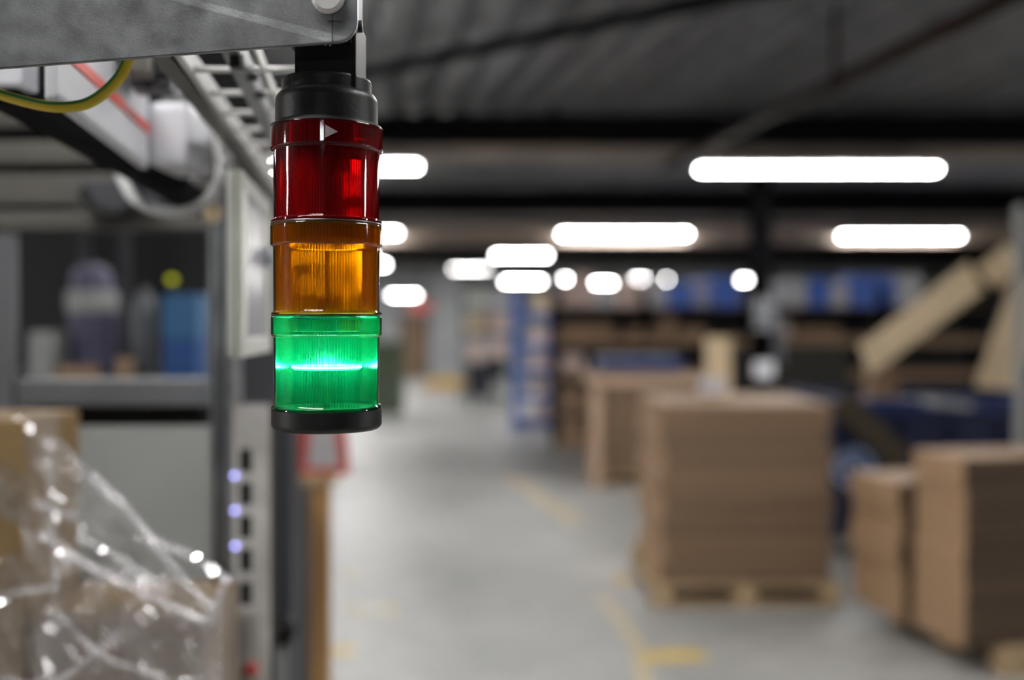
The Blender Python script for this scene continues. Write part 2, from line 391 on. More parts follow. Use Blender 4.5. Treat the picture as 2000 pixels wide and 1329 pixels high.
# lamps overhead and to the sides, outside the frame
for xa, xb, y, lab in [(-1.4, -.2, .3, 'directly above the camera'), (-2.2, -.9, 4.2, 'over the near aisle on the left side'), (.0, 1.5, 4.18, 'over the near aisle ahead of the camera'),
        (8.8, 10.6, 2.65, 'far to the right of the signal tower'), (10.9, 13, 3.05, 'farthest to the right of the signal tower'), (-9.4, -7.6, -.45, 'far to the left of the signal tower'), (-13, -9.8, -.8, 'farthest to the left of the signal tower'),
        (-6.2, -4.3, 6.2, 'added as side fill over the left machinery'), (-4.8, -3.3, 9.3, 'left of the aisle behind the grey machine frame'), (-.5, .4, -6.5, 'added as fill behind the camera near the rear wall')]:  # left-machinery and rear-wall lamps are unseen fill, added to brighten
    lamp(xa, xb, y, 'fluorescent ceiling lamp outside the picture, '+lab, wd=.55 if 'signal tower' in lab else .11, group='fluorescent ceiling lamps out of view')

# ------------------------------------------------------------------ floor markings
def strip(name, pts, wd, m):
    bm = bmesh.new()
    for (a, b) in zip(pts[:-1], pts[1:]):
        a, b = Vector((a[0], a[1], 0)), Vector((b[0], b[1], 0)); d = (b-a); n = Vector((-d.y, d.x, 0)).normalized()*wd/2
        vs = [bm.verts.new(v) for v in (a-n+Vector((0,0,.001)), b-n+Vector((0,0,.001)), b+n+Vector((0,0,.001)), a+n+Vector((0,0,.001)))]
        top = bm.faces.new(vs); ex = bmesh.ops.extrude_face_region(bm, geom=[top])
        bmesh.ops.translate(bm, verts=[v for v in ex['geom'] if isinstance(v, bmesh.types.BMVert)], vec=(0, 0, .002))
    bmesh.ops.recalc_face_normals(bm, faces=bm.faces[:])
    return link(name, bm, m, FLOOR)
def G(px, py):
    Z = CZ*F/(py-640); return (X(px, Z), Z)
strip('floor_line', [G(1175, 1165), G(1240, 1250), G(1275, 1400)], .07, M['worn_paint'])
strip('floor_line', [G(1250, 1285), G(1375, 1280)], .13, M['yellow_paint'])
strip('floor_line', [G(993, 930), G(1127, 1022)], .18, M['worn_paint'])
strip('floor_line', [G(1195, 1130), G(1235, 1135)], .12, M['yellow_paint'])
strip('floor_line', [G(615, 1272), G(690, 1270)], .10, M['yellow_paint'])
strip('floor_line', [G(680, 1192), G(775, 1190)], .17, M['worn_paint'])
strip('floor_label', [G(702, 1192), G(750, 1190)], .10, M['white_paint']).location.z += .002
strip('floor_line', [G(660, 1122), G(700, 1122)], .10, M['worn_paint'])
strip('floor_line', [G(675, 945), G(700, 945)], .25, M['worn_paint'])
strip('floor_line', [G(668, 940), G(648, 1180), G(600, 1420)], .12, M['white_line'])

# ================================================================== CARDBOARD STACKS
def bundle(name, c, sx, sy, h, rz, m, label, group, sheets=6):
    """one strapped bundle of flat sheets: each sheet has its own edge"""
    bm = bmesh.new(); t = h/sheets
    for k in range(sheets):
        j = random.uniform(-.004, .004), random.uniform(-.004, .004)
        bx(bm, Vector((j[0], j[1], t*(k+.5))), (sx+random.uniform(-.006, .003), sy, t*.93))
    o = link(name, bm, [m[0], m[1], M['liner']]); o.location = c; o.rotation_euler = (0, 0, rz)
    for p in o.data.polygons:          # 0 = fronts coloured as shaded, 1 = sides coloured as lit, 2 = paper liner, lightened as lit top
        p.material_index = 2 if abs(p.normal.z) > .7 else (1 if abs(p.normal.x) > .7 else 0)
    return tag(o, label, 'cardboard', group)
ORD = ['lowest', 'second', 'third', 'fourth', 'fifth', 'sixth', 'seventh', 'eighth', 'ninth', 'tenth']
def stack(cx, cy, sx, sy, z0, z1, n, rz, m, what, group, mats=None):
    h = (z1-z0)/n
    for k in range(n):
        lab = ('topmost' if k == n-1 else ORD[k]+(' lowest' if k else '')) + ' flat brown cardboard bundle of the ' + what
        mm = mats[k % len(mats)] if mats else m
        bundle('cardboard_bundle', (cx+random.uniform(-.018, .018), cy+random.uniform(-.008, .008), z0+k*h), sx+random.uniform(-.022, .008), sy, h*.988, rz+random.uniform(-.006, .006), mm, lab, group)
def pallet(cx, cy, sx, sy, rz, label, group='wooden pallets under the cardboard'):
    t = thing('wooden_pallet', label, 'pallet', (cx, cy, 0), rz, group)
    def add(name, c, d, ):
        b = bmesh.new(); bx(b, Vector(c), d, bev=.003); me = bpy.data.meshes.new(name); b.to_mesh(me); b.free(); me.materials.append(M['wood'])
        o = bpy.data.objects.new(name, me); COL.objects.link(o); o.parent = t; return o
    blk = None
    for i in (-1, 0, 1):
        for j in (-1, 0, 1):
            add('block', (i*(sx/2-.06), j*(sy/2-.07), .061), (.12, .14, .078))
    for j in (-1, 0, 1): add('bottom_board', (0, j*(sy/2-.07), .011), (sx, .12, .022))
    for i in (-1, 0, 1): add('stringer_board', (i*(sx/2-.06), 0, .111), (.12, sy, .022))
    for k in range(7):
        add('deck_board', (0, -sy/2+.055+k*(sy-.11)/6, .133), (sx, .11, .022))
    return t
# main stack (front face 1290..1625 px, 6.3 m away)
Zm = 6.3; a0, a1 = X(1292, Zm), X(1624, Zm); rzm = 0.0
depth = 1.12
pallet((X(1275, Zm)+X(1635, Zm))/2, Zm+.56-.03, 1.18, 1.16, 0, 'pale wooden pallet carrying the large central cardboard stack')
stack((a0+a1)/2, Zm+depth/2, a1-a0, depth, .145, H(790, Zm), 8, 0, None, 'large central stack', 'bundles in the large central cardboard stack', [(M['card_band'], M['card_side_lit']), (M['card_band2'], M['card_side_lit']), (M['card_band'], M['card_side_lit'])])
# back stack
Zb = 11.0
pallet(X(1262, Zb), Zb+.5, 1.2, 1.1, 0, 'wooden pallet under the cardboard stack behind the central one')
stack(X(1266, Zb)-.0, Zb+.5, X(1360, Zb)-X(1160, Zb)-.02, 1.0, .145, H(752, Zb), 6, 0, (M['card_band'], M['card_side_lit']), 'rear stack behind the central one', 'bundles in the rear cardboard stack')
bl = box('pallet_cover', ((X(1150, Zb)+X(1362, Zb))/2, Zb+.5, H(742, Zb)), (X(1364, Zb)-X(1148, Zb), 1.1, .11), M['liner']); tag(bl, 'pale cardboard lid on top of the rear stack behind the central one', 'cardboard lid')
ee = box('corner_board', (X(1163, Zb), Zb-.035, (H(760, Zb)+.0)/2+.0), (.13, .05, H(762, Zb)-.0), M['liner']); tag(ee, 'pale upright corner board at left front of the rear stack', 'corner board')
# navy bale / blue sheet on rear stack
o = boxp('blue_folded_sheet', 1170, 1335, 700, 727, Zb+.1, .8, M['navy_line']); 
o.location.z += .0; tag(o, 'dark blue folded sheet lying on the rear cardboard stack', 'sheet')
# pale tube standing on the main stack
t = thing('cardboard_tube', 'pale upright square cardboard post standing on top of the central stack', 'cardboard', (X(1402, 7.1), 7.1, H(790, Zm)))
zt, zb_ = H(660, 7.1), H(790, Zm)
box('post', (X(1402, 7.1), 7.1, (zt+zb_)/2), (.155, .14, zt-zb_), M['card_light'], t, bev=.01)
box('white_wrap', (X(1396, 7.02), 7.1, zb_+.075), (.165, .15, .12), M['white'], t, bev=.01)
# right stacks
dirv = Vector((-.22, 1)).normalized(); rzr = math.atan2(.22, 1)
c0 = Vector((X(1886, 5.0), 5.0))
def from_corner(c, sx, sy, rz):
    ex = Vector((math.cos(rz), math.sin(rz))); ey = Vector((-math.sin(rz), math.cos(rz)))
    return c + ex*sx/2 + ey*sy/2
sx, sy = 1.15, .42; c = from_corner(c0, sx, sy, rzr)
stack(c.x, c.y, sx, sy, .146, H(897, 5.0), 6, rzr, (M['card_front_shade'], M['card_side_lit']), 'tall stack at right edge', 'bundles in the tall right-hand stack')
c1 = c0 + Vector((-math.sin(rzr), math.cos(rzr)))*.44
c1b = c1+Vector((math.cos(rzr), math.sin(rzr)))*.0 + Vector((-.055, 0))
s2 = from_corner(c1b, 1.1, .50, rzr)
stack(s2.x, s2.y, 1.1, .50, .146, H(945, 5.42), 5, rzr, (M['card_front_shade'], M['card_side_lit']), 'lower stack beside the right edge stack', 'bundles in the lower right-hand stack')
pc = from_corner(c0+Vector((.20, -.02)), 1.2, 1.0, rzr)
pallet(pc.x, pc.y, 1.2, 1.0, rzr, 'wooden pallet under the two cardboard stacks at the right edge')

# ================================================================== NAVY WASTE CONTAINER + boards
Zc = 7.6
t = thing('waste_container', 'dark navy steel waste container between the cardboard stacks, with pale round emblem', 'container', (X(1800, Zc), Zc, 0))
zt = H(778, Zc); x0, x1 = X(1632, Zc), X(2120, Zc)
box('front_panel', ((x0+x1)/2, Zc+.03, (zt+.12)/2), (x1-x0, .06, zt-.12), M['navy'], t, bev=.01)
box('side_panel', (x0+.03, Zc+.7, (zt+.12)/2), (.06, 1.3, zt-.12), M['navy'], t, bev=.01)
box('side_panel', (x1-.03, Zc+.7, (zt+.12)/2), (.06, 1.3, zt-.12), M['navy'], t, bev=.01)
box('rear_panel', ((x0+x1)/2, Zc+1.37, (zt+.12)/2), (x1-x0, .06, zt-.12), M['navy'], t, bev=.01)
box('bottom_panel', ((x0+x1)/2, Zc+.7, .15), (x1-x0, 1.4, .06), M['navy'], t)
box('rim', ((x0+x1)/2, Zc-.03, zt-.05), (x1-x0+.06, .08, .10), M['navy_line'], t, bev=.01)
for fx in (.06, .94):
    for fy in (.1, 1.25):
        xx = x0+(x1-x0)*fx; tube_obj('castor_wheel', [(xx-.03, Zc+fy, .061), (xx+.03, Zc+fy, .061)], .06, M['black'], t, 16)
for k in range(4):
    xx = x0+(x1-x0)*(.28+.2*k); box('stiffening_rib', (xx, Zc-.02, zt*.5), (.06, .05, zt-.35), M['navy'], t)
# round emblem
ec = P(1668, 915, Zc-.05)
bm = bmesh.new()
def disc(bm, c, r0, r1, y, n=40, a0=0, a1=2*math.pi):
    k0 = None; seg = n
    for i in range(seg):
        A, B = a0+(a1-a0)*i/seg, a0+(a1-a0)*(i+1)/seg
        q = [(r0, A), (r1, A), (r1, B), (r0, B)]
        f = [bm.verts.new((c.x+r*math.cos(t_), y, c.z+r*math.sin(t_))) for r, t_ in q]
        b = [bm.verts.new((c.x+r*math.cos(t_), y+.004, c.z+r*math.sin(t_))) for r, t_ in q]
        bm.faces.new(f); bm.faces.new(b[::-1])
        for j in range(4): bm.faces.new((f[j], b[j], b[(j+1) % 4], f[(j+1) % 4]))
disc(bm, ec, .115, .155, ec.y)
disc(bm, ec+Vector((-.035, 0, .07)), .0, .055, ec.y, 16)
disc(bm, ec+Vector((.05, 0, .0)), .0, .04, ec.y, 16)
disc(bm, ec+Vector((-.03, 0, -.02)), .02, .06, ec.y, 16, .2, 3.6)
o = link('emblem', bm, M['emblem'], t)
box('label_plate', P(1655, 1060, Zc-.03), (.20, .01, .07), M['grey_light'], t)
box('lid_handle', P(1850, 790, Zc-.07), (.38, .05, .05), M['grey_light'], t, ry=.10, bev=.02)
# big pale cardboard sheets jutting out of it
def plank(name, p, q, wd, th, m, label, cat='cardboard', nrm=Vector((0, -1, 0)), w2=None, tilt=.0):
    p, q = Vector(p), Vector(q); d = (q-p).normalized(); n = (nrm - d*nrm.dot(d)).normalized(); s = d.cross(n)
    w2 = w2 or wd
    bm = bmesh.new(); vs = []
    for pt, ww in ((p, wd), (q, w2)):
        for sg, tg in ((-1, -1), (1, -1), (1, 1), (-1, 1)):
            vs.append(bm.verts.new(pt + s*sg*ww/2 + n*tg*th/2))
    bm.faces.new(vs[:4]); bm.faces.new(vs[4:][::-1])
    for j in range(4): bm.faces.new((vs[j], vs[4+j], vs[4+(j+1) % 4], vs[(j+1) % 4]))
    bmesh.ops.recalc_face_normals(bm, faces=bm.faces[:])
    bmesh.ops.bevel(bm, geom=bm.edges[:], offset=.004, segments=1, affect='EDGES')
    return tag(link(name, bm, m), label, cat)
plank('cardboard_sheet', P(1690, 705, 8.2), P(1905, 540, 7.3), .27, .02, M['card_light'], 'long pale cardboard sheet leaning diagonally up out of the navy container', nrm=Vector((0, -1, .6)))
plank('cardboard_sheet', P(1925, 545, 7.32), P(1985, 495, 7.2), .20, .02, M['card_light'], 'short pale cardboard flap above the end of the long diagonal sheet', nrm=Vector((0, -1, .5)))
plank('cardboard_sheet', P(1952, 760, 7.4), P(2010, 545, 7.1), .36, .02, M['card_light'], 'steep pale cardboard sheet beside the grey post at the right edge', nrm=Vector((0, -1, .25)), w2=.22)
plank('cardboard_sheet', P(1640, 780, 7.48), P(1765, 905, 7.40), .20, .03, mat('dark_brown_board', (.05, .038, .02), .8), 'dark brown board slanting down across the navy container front')
boxp('cardboard_carton', 1706, 1752, 712, 1010, 8.2, .25, M['card_dark']); tag(bpy.data.objects['cardboard_carton'], 'small brown carton behind the foot of the diagonal sheet', 'carton')
# grey post at the right edge
p = thing('steel_post', 'slim grey steel post standing at the right edge behind the near stack', 'post', (X(1992, 6.3), 6.3, 0))
box('shaft', (X(1993, 6.3), 6.3, 1.26), (.055, .055, 2.52), M['grey_light'], p, bev=.006)
box('foot_plate', (X(1993, 6.3), 6.3, .008), (.16, .16, .016), M['grey_light'], p)

# black column behind the long lamp
Zk = 10.35
p = thing('black_column', 'black steel column rising behind the central cardboard stack to the first beam', 'column', (X(1490, Zk), Zk, 0))
box('shaft', (X(1490, Zk), Zk+.1, DECK/2-.14), (.03, .16, DECK-.28), M['column_black'], p)
box('flange', (X(1490, Zk), Zk+.02, DECK/2-.14), (.20, .02, DECK-.28), M['column_black'], p)
box('flange', (X(1490, Zk), Zk+.18, DECK/2-.14), (.20, .02, DECK-.28), M['column_black'], p)
box('grey_box', P(1492, 615, Zk-.04), (.20, .10, .34), M['grey'], p, bev=.01)
box('white_notice', P(1492, 722, Zk-.01), (.20, .02, .17), M['white'], p)
box('conduit_box', P(1520, 665, Zk-.0), (.10, .08, .5), M['grey_dark'], p, bev=.01)

# ================================================================== RACK BEHIND (right)
Zr = 14.4
rack = thing('pallet_rack', 'long dark racking with brown shelf boards behind the cardboard stacks', 'rack', (X(1440, Zr), Zr, 0))
xa, xb = X(1085, Zr), X(1960, Zr)
for fx in (0, .2, .47, .73, 1):
    xx = xa+(xb-xa)*fx
    for yy in (Zr, Zr+1.0): box('upright', (xx, yy, 1.15), (.09, .08, 2.3), M['darksteel'], rack)
for z in (.12, .62, 1.12, 1.60, 2.02):
    for yy in (Zr-.02, Zr+1.02): box('shelf_beam', ((xa+xb)/2, yy, z-.05), (xb-xa, .05, .10), M['card'] if z < 1.9 else M['darksteel'], rack)
    box('shelf_board', ((xa+xb)/2, Zr+.5, z+.012), (xb-xa, 1.0, .024), M['card_dark'], rack)
box('back_sheet', ((xa+xb)/2, Zr+1.08, 1.0), (xb-xa, .02, 2.0), M['wall_dark'], rack)
# cartons on the rack
def carton(x, z, sx, sy, sz, y, m, label, grp, cat='carton', name='shelf_carton'):
    t = box(name, (x, y, z+sz/2), (sx, sy, sz), m, bev=.008)
    return tag(t, label, cat, grp)
def cell(px0, px1, z, h, m, label, grp='cartons on the long rack', y=Zr+.08, dep=.5, **k):
    x0, x1 = X(px0, y), X(px1, y); return carton((x0+x1)/2, z+.025, x1-x0, dep, h, y+dep/2, m, label, grp, **k)
z_a, z_b, z_c, z_d, z_e = .12, .62, 1.12, 1.60, 2.02
cell(1096, 1140, z_a, .25, M['card'], 'brown carton on the bottom shelf at the left end of the rack')
cell(1096, 1140, z_b, .22, M['card'], 'brown carton on the second shelf at the left end of the rack')
cell(1100, 1140, z_c, .2, M['pink'], 'pale carton on the third shelf at the left end of the rack')
cell(1092, 1200, z_d, .17, M['card'], 'low wide brown carton on the fourth shelf, left end of rack')
cell(1230, 1290, z_d, .14, M['card'], 'low brown carton on the fourth shelf left of the blue crates')
cell(1295, 1318, z_d, .30, M['card'], 'narrow brown carton standing on the fourth shelf above the rear stack')
cell(1330, 1378, z_d, .13, M['card'], 'small low brown carton left of the cardboard post')
cell(1512, 1545, z_d, .20, M['pink'], 'pale parcel on the fourth shelf right of the black column')
cell(1560, 1640, z_d, .12, M['card'], 'flat brown carton on the fourth shelf above the container')
# top shelf: white and blue bins
tops = [(1090, 1116, .36, 'pink'), (1120, 1160, .50, 'pink'), (1166, 1196, .30, 'white'), (1214, 1262, .40, 'pink'), (1266, 1300, .42, 'white'), (1304, 1352, .36, 'blue'), (1356, 1386, .40, 'violetw'), (1390, 1446, .44, 'blue'), (1512, 1540, .36, 'white'), (1543, 1575, .40, 'white'), (1580, 1620, .42, 'blue'), (1624, 1656, .36, 'white'), (1660, 1716, .46, 'blue'), (1720, 1748, .44, 'blue'), (1752, 1800, .46, 'white')]
M['violetw'] = mat('pale_violet_crate', (.40, .42, .62), .5)
nm = {'pink': 'pinkish white parcel', 'white': 'white plastic bin', 'blue': 'bright blue plastic bin', 'violetw': 'pale violet bin'}
where = ['at the far left end', 'second from the left end', 'third from the left end', 'above the rear cardboard stack', 'just left of the blue bins', 'first blue after the white ones', 'between two blue bins', 'below the lamp nearest the black column', 'immediately right of the black column', 'second right of the black column', 'third right of the black column', 'between two blue bins right of the column', 'widest one right of the column', 'just left of the last white one', 'beside the diagonal cardboard sheet']
for (p0, p1, h, c), wh in zip(tops, where):
    o = cell(p0, p1, z_e, h, M[c], nm[c]+' on the rack top, '+wh, 'bins on the top shelf of the rack', y=Zr+.05, cat='bin', name='storage_bin')
# dark big panels behind main stack on the right
boxp('dark_crate', 1425, 1660, 684, 770, 12.2, .9, mat('very_dark_board', (.014, .012, .008), .8))
o = bpy.data.objects['dark_crate']; 
zz = H(770, 12.2)
o.data.transform(Matrix.Translation((0, 0, 0)))
tag(o, 'large black-brown crate behind the black column, above the central stack', 'crate')
box('crate_stand', (X(1542, 12.65), 12.65, zz/2), (1.3, .8, zz), M['grey_dark'], o)

# blue rack at the aisle's right side
Zu = 17.0
br = thing('blue_rack', 'tall blue shelving rack beside the aisle with pale parcels', 'rack', (X(1045, Zu), Zu, 0))
xa, xb = X(1008, Zu), X(1082, Zu)
zt = H(560, Zu)
for xx in (xa, xb-.03):
    for yy in (Zu, Zu+1.1): box('upright', (xx, yy, zt/2), (.16 if xx == xa else .08, .08, zt), M['blue_rack'], br)
for z in (.12, .55, .98, 1.42, 1.95):
    box('shelf', ((xa+xb)/2, Zu+.55, z), (xb-xa, 1.1, .09), M['blue_rack'], br)
box('side_sheet', (xa, Zu+.55, .9), (.02, 1.1, 1.7), M['blue_rack'], br)
k = 0
for z, lab in ((.165, 'lowest'), (.595, 'second'), (1.025, 'third'), (1.465, 'fourth')):
    o = box('parcel', (X(1055, Zu), Zu+.32, z+.124), (.28, .4, .24), M['pink'], bev=.01)
    tag(o, 'pale pinkish parcel on the %s shelf of the blue rack' % lab, 'parcel', 'parcels on the blue rack')
o = box('parcel', (X(1062, Zu), Zu+.32, 2.0+.17), (.28, .4, .32), M['card_light'], bev=.01); tag(o, 'tan parcel on the top shelf of the blue rack', 'parcel', 'parcels on the blue rack')

# far end of the aisle
p = thing('far_pillar', 'broad grey pillar at the far end of the aisle', 'pillar', (X(872, 30.), 30., 0))
box('shaft', (X(872, 30), 30.3, DECK/2-.01), (.78, .6, DECK-.03), M['wall'], p)
box('base_kerb', (X(872, 30), 30.3, .06), (.84, .66, .12), M['grey'], p)
p = thing('yellow_barrier', 'low yellow floor barrier in front of the far grey pillar', 'barrier', (X(885, 27.), 27., 0))
for xx in (838, 885, 932): box('foot', (X(xx, 27), 27, .1), (.08, .12, .2), M['barrier_yellow'], p)
box('rail', (X(885, 27), 27, .26), (1.35, .12, .22), M['barrier_yellow'], p, bev=.02)
p = thing('far_door', 'brown door leaf in the far wall left of the grey pillar', 'door', (X(803, 34.), 34, 0))
box('leaf', (X(803, 34), 34.93, 1.1), (.85, .06, 2.15), M['card_dark'], p); box('frame', (X(803, 34), 34.98, 1.12), (1.05, .04, 2.25), M['grey_dark'], p)
o = boxp('red_notice', 806, 846, 592, 606, 32.0, .05, M['red']); tag(o, 'small red notice hanging below the far lowest lamp', 'notice')
boxp('notice_bracket', 824, 828, 505, 592, 32.0, .03, M['grey'], o)
p = thing('far_shelving', 'dim shelving with pale parcels at far end between pillar and blue rack', 'shelving', (X(950, 24.), 24, 0))
for xx in (902, 1000):
    for yy in (24.02, 24.58): box('upright', (X(xx, 24), yy, 1.3), (.05, .05, 2.6), M['grey'], p)
for z in (.9, 1.6, 2.2): box('shelf', (X(951, 24), 24.3, z), (X(998, 24)-X(905, 24), .6, .05), M['grey_dark'], p)
far = [(912, 940, .925, .5, 'pink'), (955, 990, .925, .5, 'pink'), (912, 935, 1.625, .42, 'card_light'), (940, 958, 1.625, .42, 'card'), (962, 994, 1.625, .45, 'pink'), (910, 950, 2.225, .35, 'offwhite'), (958, 996, 2.225, .35, 'white')]
wl = ['left one on the lower shelf', 'right one on the lower shelf', 'left one on the middle shelf', 'brown one in the middle of the middle shelf', 'right one on the middle shelf', 'left one on the top shelf', 'right one on the top shelf']
for (p0, p1, z, h, c), l in zip(far, wl):
    x0, x1 = X(p0, 24.05), X(p1, 24.05); o = box('parcel', ((x0+x1)/2, 24.3, z+h/2), (x1-x0, .4, h-.004), M[c], bev=.01); tag(o, 'parcel on the dim far shelving, '+l, 'parcel', 'parcels on the far shelving')
p = thing('hand_truck', 'dark trolley parked in front of the far shelving', 'trolley', (X(945, 22.), 22, 0))
box('load_box', (X(935, 22), 22.3, .62), (.55, .5, .62), M['skin_dark'], p, bev=.03); box('platform', (X(945, 22), 22.3, .24), (.85, .6, .08), M['grey_dark'], p)
box('handle_panel', (X(972, 22), 22.3, .85), (.25, .5, .5), M['darksteel'], p)
for xx in (920, 968):
    for yy in (22.1, 22.5): tube_obj('wheel', [(X(xx, 22)-.03, yy, .1), (X(xx, 22)+.03, yy, .1)], .1, M['black'], p, 14)
p = thing('green_cabinet', 'greenish grey cabinet at far left of the aisle behind the signal tower', 'cabinet', (X(745, 20.), 20, 0))
M['greeny'] = mat('grey_green_enamel', (.10, .13, .08), .6)
box('body', (X(745, 20), 20.3, .75), (.8, .6, 1.5), M['greeny'], p, bev=.02); box('door', (X(745, 20), 19.99, .75), (.7, .02, 1.35), M['greeny'], p)

# ================================================================== LEFT: MACHINE FRAME (mid distance)
# perforated galvanised upright near the camera
Zp = 1.60
up = thing('perforated_upright', 'galvanised upright with a column of black slots below the white enclosure', 'upright', (X(455, Zp), Zp, 0))
zt = H(330, Zp)
bm = bmesh.new()
bx(bm, Vector((X(432, Zp), Zp+.03, zt/2)), (X(455, Zp)-X(412, Zp), .06, zt))
link('channel_profile', bm, M['galv'], up)
for px in (422, 440): box('groove_lip', (X(px, Zp), Zp-.004, zt/2), (.004, .008, zt), M['grey_dark'], up)
# plate with slots: built from strips around real openings
xl, xr = X(455, Zp), X(527, Zp); zt2 = H(792, Zp)
slots = [(480, 900), (480, 966), (481, 1032), (482, 1096), (483, 1160), (484, 1226), (485, 1292)]
bm = bmesh.new(); sw = .010; sh = .0195
xs0 = X(480, Zp)-sw; xs1 = X(480, Zp)+sw
bx(bm, Vector(((xl+xs0)/2, Zp, zt2/2)), (xs0-xl, .004, zt2)); bx(bm, Vector(((xr+xs1)/2, Zp, zt2/2)), (xr-xs1, .004, zt2))
zs = [H(900+65*k, Zp) for k in range(0, 5)]; zc = zt2
for z in zs:
    if z < .1: break
    bx(bm, Vector(((xs0+xs1)/2, Zp, (zc+z+sh)/2)), (xs1-xs0, .004, zc-(z+sh))); zc = z-sh
bx(bm, Vector(((xs0+xs1)/2, Zp, zc/2)), (xs1-xs0, .004, zc))
link('slotted_plate', bm, M['galv_light'], up)
box('plate_backing', ((xl+xr)/2, Zp+.035, zt2/2), (xr-xl-.004, .05, zt2-.004), M['black'], up)
box('foot_plate', (X(470, Zp), Zp+.045, .005), (.08, .08, .01), M['galv'], up)
M['led_violet'] = emit('violet_indicator', (.36, .36, .95), 4.5)
for k, (px, py) in enumerate(((457, 930), (458, 998), (459, 1068))):
    q = P(px, py, Zp-.006); tube_obj('indicator_light', [q, q+Vector((0, .008, 0))], .0022, M['led_violet'], up, 10)
q = P(489, 1310, Zp-.006); tube_obj('red_button', [q, q+Vector((0, .01, 0))], .011, M['red'], up, 16)

# second dark upright and grey post right of it
up2 = thing('grey_upright', 'dark grey steel upright just left of the red and white sign', 'upright', (X(590, 3.4), 3.4, 0))
Zq = 3.4; ztq = H(790, Zq)
box('shaft', (X(587, Zq), Zq+.04, ztq/2), (X(612, Zq)-X(562, Zq), .08, ztq), M['grey'], up2, bev=.004)
box('groove', (X(581, Zq), Zq-.002, ztq/2), (.014, .006, ztq), M['black'], up2)
box('foot_plate', (X(593, Zq), Zq+.04, .005), (.14, .14, .01), M['grey'], up2)
dk = thing('black_cable_duct', 'black vertical duct between the slotted upright and the grey upright', 'duct', (X(543, 1.9), 1.9, 0))
box('body', ((X(470, 1.9)+X(566, 1.9))/2, 1.95, H(650, 1.9)/2), (X(566, 1.9)-X(470, 1.9), .08, H(650, 1.9)), M['grey_dark'], dk)
q = P(545, 1236, 1.88); tube_obj('round_knob', [q, q+Vector((0, .03, 0))], .028, M['black'], dk, 20)
box('white_cover', (X(545, 1.9), 1.9, H(1262, 1.9)/2), (.028, .02, H(1262, 1.9)), M['grey_light'], dk)

# red and white sign on wooden post
Zs = 3.0
sg = thing('warning_sign', 'red bordered white sign on a wooden post beneath the signal tower', 'sign', (X(625, Zs), Zs, 0))
zc = H(1250, Zs)
box('wooden_post', (X(623, Zs), Zs+.03, H(860, Zs)/2), (X(642, Zs)-X(606, Zs), .05, H(860, Zs)), M['wood_post'], sg, bev=.004)
def trap(name, x0b, x1b, x0t, x1t, yb, yt, Z, th, m, parent):
    bm = bmesh.new(); f = [P(x0b, yb, Z), P(x1b, yb, Z), P(x1t, yt, Z), P(x0t, yt, Z)]
    a = [bm.verts.new(v) for v in f]; b = [bm.verts.new(v+Vector((0, th, 0))) for v in f]
    bm.faces.new(a); bm.faces.new(b[::-1])
    for j in range(4): bm.faces.new((a[j], b[j], b[(j+1) % 4], a[(j+1) % 4]))
    bmesh.ops.recalc_face_normals(bm, faces=bm.faces[:]); return link(name, bm, m, parent)
trap('red_board', 584, 682, 588, 672, 928, 770, Zs, .012, M['red'], sg)
trap('white_face', 599, 664, 610, 650, 914, 800, Zs-.004, .004, M['signwhite'], sg)
box('bracket', P(625, 935, Zs), (.10, .05, .03), M['wood'], sg)
box('base', (X(623, Zs), Zs+.03, .03), (.22, .22, .06), M['grey'], sg)

# far-left rack frame with horizontal grey beam, light panel below
Zf = 1.75
fr = thing('machine_frame', 'grey machine frame with wide horizontal rail and light lower panel at far left', 'machine', (X(150, Zf), Zf, 0))
def fb(name, x0, x1, y0, y1, m, Z=Zf, dep=.06, bev=.003): return boxp(name, x0, x1, y0, y1, Z, dep, m, fr, bev)
fb('side_post', -60, 26, 450, 2700, M['grey'], dep=.02)
fb('rear_post', 404, 440, 440, 2700, M['galv'], Z=Zf+.10)
fb('front_rail', 32, 408, 742, 792, M['grey'])
fb('black_gap_strip', 96, 396, 792, 836, M['black'], Z=Zf+.05)
fb('lower_panel', 90, 420, 834, 2500, M['grey_light'], Z=Zf+.02, dep=.02)
# stacked horizontal profiles at the top
for (y0, y1, m, dz) in ((205, 246, 'taupe', .10), (246, 276, 'black', .14), (276, 318, 'taupe', .0), (322, 340, 'grey_dark', .03), (340, 398, 'taupe', .01), (401, 412, 'grey_dark', .03), (412, 446, 'taupe', -.01)):
    fb('top_profile', -80, 432, y0, y1, M[m], Z=Zf+dz)
fb('junction_box', 155, 268, 352, 408, M['grey_dark'], Z=Zf-.06, dep=.05)
pts = spline([P(160, 372, Zf-.12), P(185, 405, Zf-.12), P(235, 420, Zf-.12), (P(275, 396, Zf-.12)), P(292, 370, Zf-.02)], 24)
tube_obj('black_hose', pts, .009, M['black'], fr)
# things seen through the opening
Zw = 3.2
sh = thing('storage_shelf', 'dark shelf unit seen through the opening of the grey frame', 'shelf', (X(200, Zw), Zw, 0))
zs_ = H(738, Zw)
box('shelf_board', (X(190, Zw), Zw+.35, zs_-.022), (X(460, Zw)-X(-150, Zw), .7, .04), M['grey_dark'], sh)
box('back_panel', (X(60, Zw), Zw+.85, 1.5), (X(480, Zw+.85)-X(-300, Zw), .04, 3.0), mat('near_black_panel', (.016, .017, .018), .7), sh)
for px in (-130, 445):
    for yy in (Zw+.05, Zw+.65): box('leg', (X(px, Zw), yy, zs_/2), (.05, .05, zs_), M['grey_dark'], sh)
for px in (62, 158): box('upright_bar', (X(px-90, Zw), Zw+.75, 1.5), (.04, .04, 2.9), M['grey_dark'], sh)
t = thing('dispenser_bottle', 'large violet-grey bottle with a pale shoulder band on the shelf', 'bottle', (X(142, Zw), Zw+.15, zs_))
cx, cy = X(142, Zw), Zw+.15
